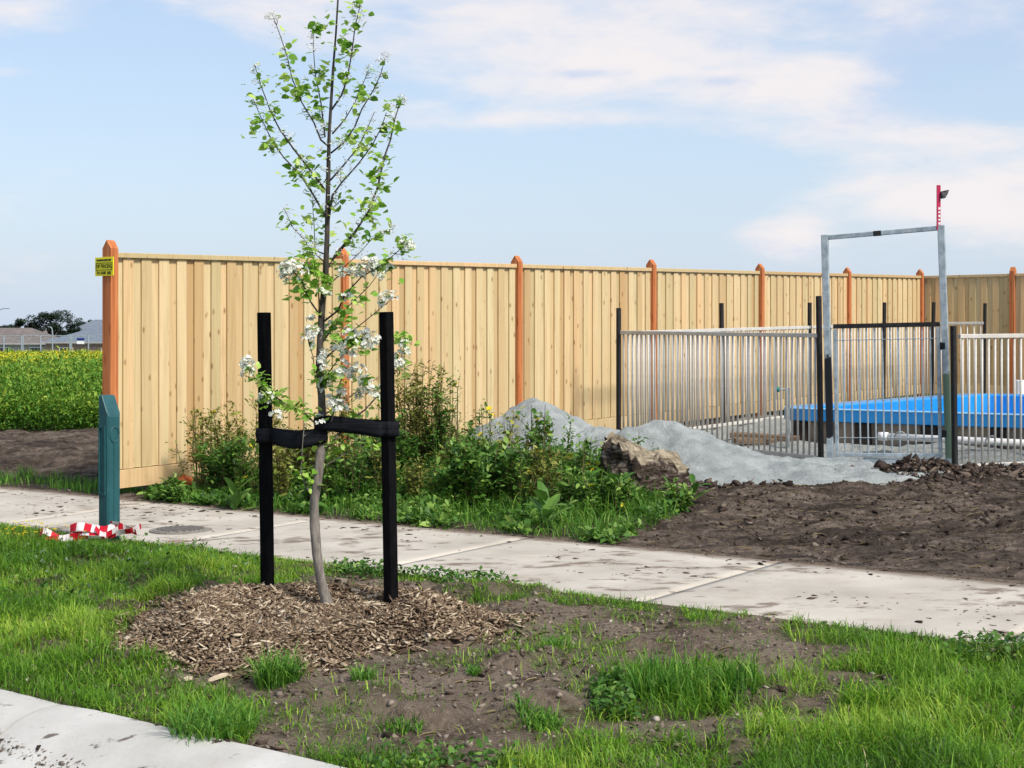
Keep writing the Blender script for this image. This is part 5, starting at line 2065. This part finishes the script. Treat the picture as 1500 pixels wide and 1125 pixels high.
tag(o, 'low clover and broad leaves mixed into the verge grass', 'clover', kind='stuff')
mb = MB()
for _ in range(46):
    px, py = random.choice([(random.uniform(190, 360), random.uniform(796, 830)), (random.uniform(40, 200), random.uniform(805, 840)), (random.uniform(0, 380), random.uniform(800, 880))])
    x, y = G(px, py, 0.03)
    c = Vector((x, y, surf1(x, y) + random.uniform(.06, .11)))
    for _k in range(9):
        dd = Vector((random.gauss(0, 1), random.gauss(0, 1), random.gauss(.3, 1))).normalized()
        a = dd.orthogonal().normalized() * .004
        b = dd.cross(a)
        e = c + dd * .009
        mb.add([c + a, e + b * .5, e - b * .5], [(0, 1, 2)])
tag(mb.obj('clover_flowers', 'white_petal'), 'tiny white clover flowers dotted through the lawn grass', 'flowers', kind='stuff')
# yellow flowers picked and left by the tape
yf = empty('yellow_flowers', (px_ - .42, py_ - .12, pz))
tag(yf, 'clump of small yellow flowers in the grass beside the barrier tape', 'flowers')
mb = MB()
for _ in range(60):
    c = Vector((random.gauss(-.05, .13), random.gauss(-.03, .05), random.uniform(.05, .13)))
    for k in range(6):
        a = k * 1.047 + random.random()
        mb.add([c, c + Vector((math.cos(a) * .012, math.sin(a) * .012, .004)), c + Vector((math.cos(a + .9) * .012, math.sin(a + .9) * .012, .004))], [(0, 1, 2)])
tag(mb.obj('flowers', 'yellow_petal', yf), kind='stuff')
mb = MB()
for _ in range(40):
    c = Vector((random.gauss(-.05, .12), random.gauss(-.03, .05), 0))
    mb.tube([c, c + Vector((random.uniform(-.02, .02), 0, random.uniform(.05, .11)))], .0015, 4)
tag(mb.obj('stems', 'weed_stem', yf), kind='stuff')

# ------------------------------------------------------------------ weeds beside the path
wb_px = [(195, 733), (300, 744), (470, 757), (560, 764), (700, 779), (830, 790), (905, 795), (935, 778), (985, 765), (960, 735), (880, 702), (760, 696), (620, 695), (420, 700), (250, 712)]
poly = [G(a, b, 0.06) for a, b in wb_px]
x, y = poly_pts(poly, 3800, .03)
s, t = to_st(x, y)
k = (t > PATH_F - 0.02) & (s > 0.05)
x, y, s, t = x[k], y[k], s[k], t[k]
pxw = 750 + x / y * FPX
hgt = .05 + .34 * sstep(t, PATH_F, PATH_F + 1.2) * sstep(fbm(x, y, 2.4, 3, 141), .25, .75) * np.interp(pxw, [180, 280, 420, 560, 640, 800, 860, 930, 1050], [.25, .45, .7, .8, .9, .85, .65, .4, .2])
k = RNG.uniform(0, 1, len(x)) < 0.36
P = np.stack([x, y, gz(x, y) - .005], -1)[k]
o = blades(P, hgt[k] * RNG.uniform(.6, 1.3, k.sum()) + .05, RNG.uniform(.003, .006, k.sum()), np.abs(RNG.normal(.75, .4, k.sum())), .45 + RNG.normal(0, .25, k.sum()), 'wild_grass', 'grass_dark')
tag(o, 'rank green grass growing between footpath and sand piles', 'grass', kind='stuff')
x2, y2, h2 = x[~k], y[~k], hgt[~k]
x2, y2, h2 = np.tile(x2, 2) + RNG.normal(0, .02, 2 * len(x2)), np.tile(y2, 2) + RNG.normal(0, .02, 2 * len(x2)), np.tile(h2, 2)
kk = RNG.uniform(0, 1, len(x2)) < sstep(fbm(x2, y2, 3.3, 3, 143), .34, .58)
x2, y2, h2 = x2[kk], y2[kk], h2[kk]
P = np.stack([x2, y2, gz(x2, y2) + h2 * RNG.uniform(0.05, 1.0, len(x2))], -1)
o = leaf_cards(P, RNG.lognormal(math.log(.042), .4, len(P)).clip(.015, .10), np.clip(RNG.normal(.0, .2, len(P)) + .2 + .65 * fbm(P[:, 0], P[:, 1], 2.2, 2, 145), 0, 1), 'ground_weeds', 'weed_leaf', ratio=.55, updir=.3)
tag(o, 'low leafy green weeds massed beside the footpath', 'weeds', kind='stuff')
# a few big dock plants with leaves that can be told apart
dl = MB()
dl.add([(0, 0, 0), (.25, .16, .05), (.6, .2, .06), (.9, .1, 0), (1.0, 0, -.06), (.9, -.1, 0), (.6, -.2, .06), (.25, -.16, .05), (.25, 0, .01), (.6, 0, .02)],
       [(0, 8, 1), (0, 7, 8), (8, 9, 2, 1), (7, 6, 9, 8), (9, 3, 2), (9, 4, 3), (9, 5, 4), (9, 6, 5)])
DLM = []
for tv_ in (0.3, 0.45, 0.6):
    dlm = dl.mesh('leaf')
    at = dlm.attributes.new('tint', 'FLOAT', 'POINT')
    at.data.foreach_set('value', [tv_] * 10)
    dlm.materials.append(MATS['weed_leaf'])
    DLM.append(dlm)
for i, (px, py, lab, nl, sz_) in enumerate([(845, 742, 'broad leaved dock weed beside the old stump', 9, .26), (345, 735, 'broad leaved dock weed below the leftmost tall weeds', 9, .20), (800, 768, 'broad leaved dock weed leaning over the footpath edge', 8, .20),
                                         (1015, 738, 'low leafy weed on bare soil just beyond the stump', 7, .16), (595, 725, 'broad leaved dock weed under the tallest weed', 8, .22), (905, 750, 'bright green leafy weed at the front of the stump', 10, .20)]):
    lab = lab.replace('leftmost tall weeds', 'olive weeds by the fence')
    x, y = G(px, py, .1)
    root = empty('dock_plant', (x, y, gz1(x, y)))
    tag(root, lab, 'weed')
    for k in range(nl):
        o = mesh_obj('leaf', random.choice(DLM), None, root)
        q = sz_ * random.uniform(.7, 1.15)
        o.scale = (q, q, q)
        o.location = (0, 0, .04 + .02 * k)
        o.rotation_euler = (random.uniform(-.2, .2), -random.uniform(.2, .95), k * 2.4 + random.uniform(-.3, .3))


def tall_weed(px, py, top, wpx, label, nst, leaf_n, mat, flowers, zb=.08, lsz=.035, dark=0.0):
    x0, y0 = G(px, py, zb)
    z0 = gz1(x0, y0)
    h = AT(px, top, y0).z - z0
    r = wpx / 2 / FPX * y0
    root = empty('tall_weed', (x0, y0, z0))
    tag(root, label, 'weed')
    mb = MB()
    pts = []
    tips = []
    nst = int(nst * 1.7)
    leaf_n = int(leaf_n * 2.0)
    for k in range(nst):
        a = random.uniform(0, 6.28)
        hh = h * random.uniform(.55, 1.0) if k else h
        rr = r * random.uniform(.15, 1.0)
        b0 = Vector((math.cos(a) * rr * .35, math.sin(a) * rr * .35, -.02))
        e = Vector((math.cos(a) * rr, math.sin(a) * rr, hh))
        m_ = b0.lerp(e, .5) + Vector((random.uniform(-.03, .03), random.uniform(-.03, .03), 0))
        mb.tube([b0, m_, e], [.006, .0045, .002], 5)
        tips.append(e)
        for j in range(random.randint(3, 6)):
            u = random.uniform(.3, .95)
            q = (b0.lerp(m_, u * 2) if u < .5 else m_.lerp(e, u * 2 - 1))
            dd = Vector((random.gauss(0, 1), random.gauss(0, 1), abs(random.gauss(.8, .5)))).normalized()
            e2 = q + dd * h * random.uniform(.08, .22)
            mb.tube([q, e2], [.003, .0013], 4)
            tips.append(e2)
            for _ in range(4):
                pts.append(q.lerp(e2, random.random()))
        for _ in range(10):
            u = random.random() ** .8
            pts.append(b0.lerp(m_, u * 2) if u < .5 else m_.lerp(e, u * 2 - 1))
    mb.obj('stems', 'weed_stem', root)
    pts = np.array([tuple(p) for p in pts])
    sel = RNG.integers(0, len(pts), leaf_n)
    P = pts[sel] + RNG.normal(0, .022, (leaf_n, 3))
    P[:, 2] = np.maximum(P[:, 2], 0.0)
    tl_ = RNG.normal(.5, .22, leaf_n) + .25 * (P[:, 2] / h - .5) - dark
    leaf_cards(P, RNG.lognormal(math.log(lsz), .35, leaf_n).clip(.012, .09), tl_, 'foliage', mat, root, ratio=.55)
    # flower: small yellow head of ray petals
    random.shuffle(tips)
    for e in tips[:flowers]:
        o = mesh_obj('flower', YF, None, root)
        o.location = e
        o.rotation_euler = (random.uniform(-.9, .4), random.uniform(-.7, .7), random.uniform(0, 6))
        k = random.uniform(1.0, 1.7)
        o.scale = (k, k, k)
    return root


mb = MB()
for k in range(11):
    a = k * 2 * math.pi / 11
    u, v = Vector((math.cos(a), math.sin(a), .25)), Vector((-math.sin(a), math.cos(a), 0))
    mb.add([Vector((0, 0, 0)), u * .012 + v * .005, u * .022, u * .012 - v * .005], [(0, 1, 2, 3)])
mb.tube([(0, 0, -.014), (0, 0, 0)], [.003, .006], 6, 1)
YF = mb.mesh('flower')
YF.materials.append(MATS['yellow_petal'])
YF.materials.append(MATS['weed_stem'])

tall_weed(292, 716, 594, 70, 'sparse olive green weed against the pale fence, nearest the broken brick', 7, 420, 'weed_olive', 1, lsz=.028)
tall_weed(338, 716, 594, 95, 'denser olive green weed against the pale fence, before the first stake', 12, 1100, 'weed_olive', 0, lsz=.03)
tall_weed(386, 712, 530, 36, 'thin upright olive weed rising behind the first black stake', 4, 330, 'weed_olive', 0, lsz=.026)
tall_weed(420, 716, 622, 70, 'low dark weed seen between the first stake and the trunk', 9, 600, 'weed_olive', 0, lsz=.035, dark=.15)
tall_weed(505, 716, 560, 70, 'brownish green weed behind the trunk and white blossom', 8, 520, 'weed_olive', 3, lsz=.03)
tall_weed(545, 722, 612, 80, 'leafy dark weed low behind the second black stake', 9, 650, 'weed_leaf', 2, lsz=.04, dark=.15)
tall_weed(612, 712, 526, 125, 'tallest bushy weed, olive green, beside the second black stake', 20, 2000, 'weed_olive', 7, lsz=.032)
tall_weed(645, 716, 556, 60, 'tall green weed with yellow flowers next to the tallest weed', 9, 700, 'weed_leaf', 4, lsz=.032)
tall_weed(672, 722, 566, 26, 'single spindly weed stalk with a yellow flower before the fence', 2, 60, 'weed_olive', 2, lsz=.022)
tall_weed(712, 728, 592, 50, 'spindly weed with yellow flowers at the foot of the pointed sand pile', 5, 240, 'weed_leaf', 6, lsz=.03)
tall_weed(775, 735, 592, 55, 'weed with yellow flowers standing before the peak of the sand pile', 6, 330, 'weed_leaf', 7, lsz=.035)
tall_weed(815, 735, 612, 50, 'dark stemmed weed with few flowers before the sand pile slope', 6, 330, 'weed_leaf', 3, lsz=.035)
tall_weed(855, 738, 640, 50, 'small yellow flowered weed just before the broken stump', 6, 280, 'weed_leaf', 5, lsz=.035)
tall_weed(690, 745, 650, 130, 'wide dark green leafy weed spreading beside the footpath', 14, 1300, 'weed_leaf', 3, lsz=.045, dark=.1)
tall_weed(455, 722, 625, 60, 'dark olive weed low behind the trunk, beside the first stake', 9, 650, 'weed_olive', 0, lsz=.035, dark=.2)
tall_weed(315, 722, 640, 80, 'low leafy base growth round the olive weeds by the fence', 10, 700, 'weed_leaf', 0, lsz=.04, dark=.15)
tall_weed(735, 735, 640, 90, 'bushy mid green weed in front of the pointed sand pile', 10, 800, 'weed_leaf', 4, lsz=.04)
tall_weed(590, 726, 600, 70, 'dark leafy weed at the foot of the second black stake', 9, 650, 'weed_leaf', 1, lsz=.045, dark=.2)
tall_weed(930, 705, 640, 30, 'small sprig of weed growing behind the stump top', 3, 90, 'weed_leaf', 0, lsz=.035)
tall_weed(960, 705, 655, 26, 'tiny sprig of weed on the sand behind the stump', 3, 60, 'weed_leaf', 0, lsz=.03)
tall_weed(990, 752, 712, 70, 'low green weed at the foot of the stump on the soil side', 8, 360, 'weed_leaf', 0, lsz=.04)

for i, (px, py, tpy, wd_) in enumerate([(660, 738, 655, 60), (720, 742, 668, 70), (760, 746, 640, 46), (800, 748, 660, 60), (835, 752, 672, 60), (690, 728, 618, 40), (745, 725, 606, 36), (875, 756, 690, 50), (905, 758, 700, 46), (620, 742, 668, 60), (520, 735, 640, 50), (480, 735, 645, 50), (410, 732, 650, 50), (255, 728, 700, 40), (370, 728, 640, 50), (570, 738, 640, 50)]):
    o = tall_weed(px, py, tpy, wd_, 'scruffy green weed standing among the low growth beside the footpath', 5, 240, 'weed_leaf' if i % 3 else 'weed_olive', i % 3, lsz=.036)
    o['group'] = 'scruffy weeds beside the footpath'

# ------------------------------------------------------------------ field of tall weeds left of the fence
n = 3400
Yf = 20.2 + 30 * RNG.uniform(0, 1, n) ** 1.8
Xf = RNG.uniform(-0.40, -0.205, n) * Yf
s, t = to_st(Xf, Yf)
k = (s < -0.6)
Xf, Yf = Xf[k], Yf[k]
hf = (0.62 + 0.45 * fbm(Xf, Yf, .9, 3, 151)) * RNG.uniform(.75, 1.05, len(Xf)) * (0.35 + 0.65 * sstep(Yf - 20.2 + 1.2 * fbm(Xf, Yf, 1.2, 2, 153), 0.0, 2.2))
nl = 44
base = np.stack([Xf, Yf, gz(Xf, Yf)], -1)
u = RNG.uniform(0.02, 1.0, (len(Xf), nl))
P = base[:, None, :] + np.stack([RNG.normal(0, .09, u.shape), RNG.normal(0, .09, u.shape), u * hf[:, None]], -1)
farq = np.repeat(Yf, nl)
u = u.ravel()
P = P.reshape(-1, 3)
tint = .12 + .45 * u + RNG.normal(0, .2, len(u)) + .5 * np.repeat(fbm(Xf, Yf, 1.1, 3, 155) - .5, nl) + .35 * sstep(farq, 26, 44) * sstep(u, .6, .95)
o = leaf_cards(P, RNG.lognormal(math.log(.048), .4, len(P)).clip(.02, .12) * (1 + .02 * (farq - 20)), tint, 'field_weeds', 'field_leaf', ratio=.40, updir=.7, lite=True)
tag(o, 'dense tall green weeds covering the empty field', 'weeds', kind='stuff')
n = 15000
Yq = RNG.uniform(25, 70, n)
Xq = RNG.uniform(-.40, -.21, n) * Yq
P = np.stack([Xq, Yq, gz(Xq, Yq) + (0.80 + .20 * fbm(Xq, Yq, .9, 3, 151)) * RNG.uniform(.85, 1.06, n)], -1)
k = fbm(Xq, Yq, .35, 3, 161) > .40
P = P[k]
o = leaf_cards(P, RNG.uniform(.014, .036, len(P)), np.zeros(len(P)), 'field_flowers', 'yellow_petal', ratio=.9, lite=True)
tag(o, 'haze of yellow flowers over the far part of the field', 'flowers', kind='stuff')
n = 9000
Yq = RNG.uniform(50, 126, n)
Xq = RNG.uniform(-.42, -.2, n) * Yq
P = np.stack([Xq, Yq, gz(Xq, Yq) + RNG.uniform(.0, .75, n)], -1)
o = leaf_cards(P, RNG.uniform(.15, .35, n), RNG.uniform(.3, 1, n), 'distant_field_weeds', 'field_leaf', ratio=.5, updir=.7, lite=True)
tag(o, 'far stretch of weedy field before the temporary fence', 'weeds', kind='stuff')
# short growth along the dirt bank, left
x, y, s, t = rand_st(5200, -6, -0.15, PATH_F, 0.55)
k = RNG.uniform(0, 1, len(x)) < sstep(fbm(x, y, 1.3, 2, 171), .42, .62)
x, y = x[k], y[k]
P = np.stack([x, y, gz(x, y)], -1)
x3, y3, s3, t3 = rand_st(5000, -8, -0.6, 4.6, 7.5)
P = np.vstack([P, np.stack([x3, y3, gz(x3, y3)], -1)])
o = blades(P, RNG.uniform(.04, .14, len(P)), RNG.uniform(.004, .007, len(P)), np.abs(RNG.normal(.5, .3, len(P))), RNG.normal(.45, .2, len(P)), 'bank_grass', 'grass_dark')
tag(o, 'short grass along the earth bank left of the fence', 'grass', kind='stuff')


# ------------------------------------------------------------------ far background
def house(cx, cy, wd, dp, eave, ridge, roof, wall, label, rz=0.0, nwin=3):
    z = gz1(cx, cy)
    root = empty('house', (cx, cy, z), rz)
    tag(root, label, 'house')
    mb = MB()
    mb.box((0, 0, eave / 2 - .2), (wd, dp, eave + .4))
    mb.obj('wall', wall, root)
    ov = .5
    mb = MB()
    a, b = wd / 2 + ov, dp / 2 + ov
    rl = max(0.5, wd / 2 - dp / 2)
    mb.add([(-a, -b, eave), (a, -b, eave), (a, b, eave), (-a, b, eave), (-rl, 0, ridge), (rl, 0, ridge)], [(0, 1, 5, 4), (1, 2, 5), (2, 3, 4, 5), (3, 0, 4), (3, 2, 1, 0)])
    rf = mb.obj('roof', roof, root)
    for (c, sz_) in (((0, -b - .02, eave - .08), (2 * a, .06, .18)), ((0, b + .02, eave - .08), (2 * a, .06, .18))):
        mb = MB()
        mb.box(c, sz_)
        mb.obj('gutter', 'house_render', rf)
    for k in range(nwin):
        x = (k + .5 - nwin / 2) * wd / nwin
        mb = MB()
        mb.box((x, -dp / 2 - .03, 1.45), (1.7, .08, 1.3))
        wn = mb.obj('window', 'white_plastic', root)
        mb = MB()
        mb.box((x, -dp / 2 - .075, 1.45), (1.5, .03, 1.1))
        mb.obj('pane', 'glass_dark', wn)
    return root


def bgx(px, Y):
    return (px - 750) / FPX * Y


house(bgx(172, 198), 198, 15.5, 9, 2.75, 4.5, 'roof_grey', 'house_brick', 'brick house with blue grey hipped roof beyond the field', 0.0)
house(bgx(165, 222), 222, 13, 8, 3.6, 5.9, 'roof_grey', 'house_render', 'taller grey roofed house standing behind the brick house', 0.1)
house(bgx(18, 205), 205, 13, 8, 2.6, 4.6, 'roof_brown', 'house_render', 'low house with brown roof below the smaller dark tree', 0.0)
house(bgx(62, 226), 226, 11, 7, 2.5, 4.6, 'roof_brown', 'house_render', 'small brown roofed house under the big dark tree', 0.1)


def far_tree(px, Y, top_py, wpx, label, blobs, seed):
    x = bgx(px, Y)
    z = gz1(x, Y)
    h = AT(px, top_py, Y).z - z
    r = wpx / 2 / FPX * Y
    root = empty('gum_tree', (x, Y, z))
    tag(root, label, 'tree')
    mb = MB()
    mb.tube([(0, 0, -.3), (.1, 0, h * .3), (-.1, .1, h * .55), (.1, 0, h * .8)], [.32, .24, .16, .06], 8)
    for k in range(7):
        a = random.uniform(0, 6.28)
        mb.tube([(0, 0, h * .35), (math.cos(a) * r * .4, math.sin(a) * r * .4, h * .6), (math.cos(a) * r * .7, math.sin(a) * r * .7, h * .72)], [.14, .09, .04], 6)
    mb.obj('trunk', 'bark', root)
    P = []
    rg = np.random.default_rng(seed)
    for (bx0, bz0, br, bzr) in blobs:
        for _ in range(9):
            c = np.array([bx0 * r, 0, bz0 * h]) + rg.normal(0, 1, 3) * np.array([br * r * .5, br * r * .6, bzr * h * .4])
            q = rg.normal(0, 1, (170, 3))
            q /= np.linalg.norm(q, axis=1)[:, None]
            P.append(c + q * (rg.uniform(.5, 1, (170, 1))) * np.array([br * r * .42, br * r * .45, bzr * h * .46]))
    P = np.vstack(P)
    leaf_cards(P, rg.uniform(.14, .34, len(P)), rg.normal(.4, .25, len(P)), 'crown', 'far_leaf', root, ratio=.6, updir=.0, lite=True)


far_tree(74, 215, 452, 78, 'large spreading dark gum tree rising behind the far houses', [(0, .86, .5, .14), (.45, .78, .5, .14), (-.45, .70, .5, .16), (.1, .62, .6, .15), (.85, .62, .26, .1), (-.75, .60, .25, .1), (.5, .5, .4, .12), (-.3, .5, .5, .12)], 5)
far_tree(26, 215, 466, 56, 'smaller dark gum tree beside the large spreading one', [(0.2, .86, .5, .12), (-.5, .74, .5, .14), (.1, .66, .6, .15), (.75, .62, .25, .12), (-.9, .62, .3, .12), (0, .5, .7, .12)], 8)
far_tree(-6, 220, 476, 50, 'low dark gum tree at the far end of the row of trees', [(0, .85, .6, .15), (-.6, .7, .5, .2), (.5, .65, .6, .2), (0, .5, .8, .15)], 12)
far_tree(125, 240, 468, 46, 'dark treetop showing over the grey roofs', [(0, .85, .5, .12), (-.6, .75, .4, .15), (.5, .72, .6, .16), (0, .55, .8, .15)], 15)


def temp_panel(x0, x1, Y, zt_, label, sign=False):
    z = gz1((x0 + x1) / 2, Y)
    root = empty('temporary_fence_panel', ((x0 + x1) / 2, Y, z))
    tag(root, label, 'fence panel', 'temporary fence panels across the field')
    hw_ = (x1 - x0) / 2 - .03
    for sx_ in (-1, 1):
        mb = MB()
        mb.tube([(sx_ * hw_, 0, 0), (sx_ * hw_, 0, zt_)], .055, 6)
        mb.obj('upright', 'galvanised', root)
    for zz_ in (zt_ - .02, .12):
        mb = MB()
        mb.tube([(-hw_, 0, zz_), (hw_, 0, zz_)], .03, 6)
        mb.obj('rail', 'galvanised', root)
    mb = MB()
    for k in range(1, 12):
        x_ = -hw_ + k * 2 * hw_ / 12
        mb.tube([(x_, 0, .12), (x_, 0, zt_ - .02)], .004, 4, caps=False)
    for k in range(1, 8):
        z_ = .12 + k * (zt_ - .14) / 8
        mb.tube([(-hw_, 0, z_), (hw_, 0, z_)], .004, 4, caps=False)
    mb.obj('wire_mesh', 'galvanised', root)


xs = [5 - 26 * 2, 5 - 26, 5, 32, 59, 103, 129, 172]
for i in range(len(xs) - 1):
    temp_panel(bgx(xs[i], 128), bgx(xs[i + 1], 128), 128 + (i % 2) * .2, 2.12, 'galvanised temporary mesh fence panel across the far side of the field')
o = MB().box((0, 0, 0), (.62, .03, .2)).box((0, .0, -.26), (.6, .028, .24), mi=1).obj('estate_sign', ['sign_blue', 'white_plastic'], None, (bgx(118, 127.8), 127.8, AT(118, 497, 127.8).z))
tag(o, 'small blue and white sign hung on the temporary fence', 'sign')


def lamp(px, Y, top_py, arm, label):
    x = bgx(px, Y)
    z = gz1(x, Y)
    h = AT(px, top_py, Y).z - z
    root = empty('street_lamp', (x, Y, z))
    tag(root, label, 'street lamp')
    mb = MB()
    mb.tube([(0, 0, 0), (0, 0, h * .85), (arm * .15, 0, h * .96), (arm * .5, 0, h)], [.09, .07, .05, .045], 8)
    mb.obj('pole', 'galvanised', root)
    mb = MB()
    mb.box((arm * .75, 0, h + .01), (abs(arm) * .5, .22, .1), bev=.02)
    mb.obj('lamp_head', 'galvanised', root)


lamp(-6, 150, 452, 1.3, 'grey street lamp whose curved arm reaches over the field edge')
lamp(77, 190, 479, -.5, 'thin street lamp standing before the large dark gum tree')
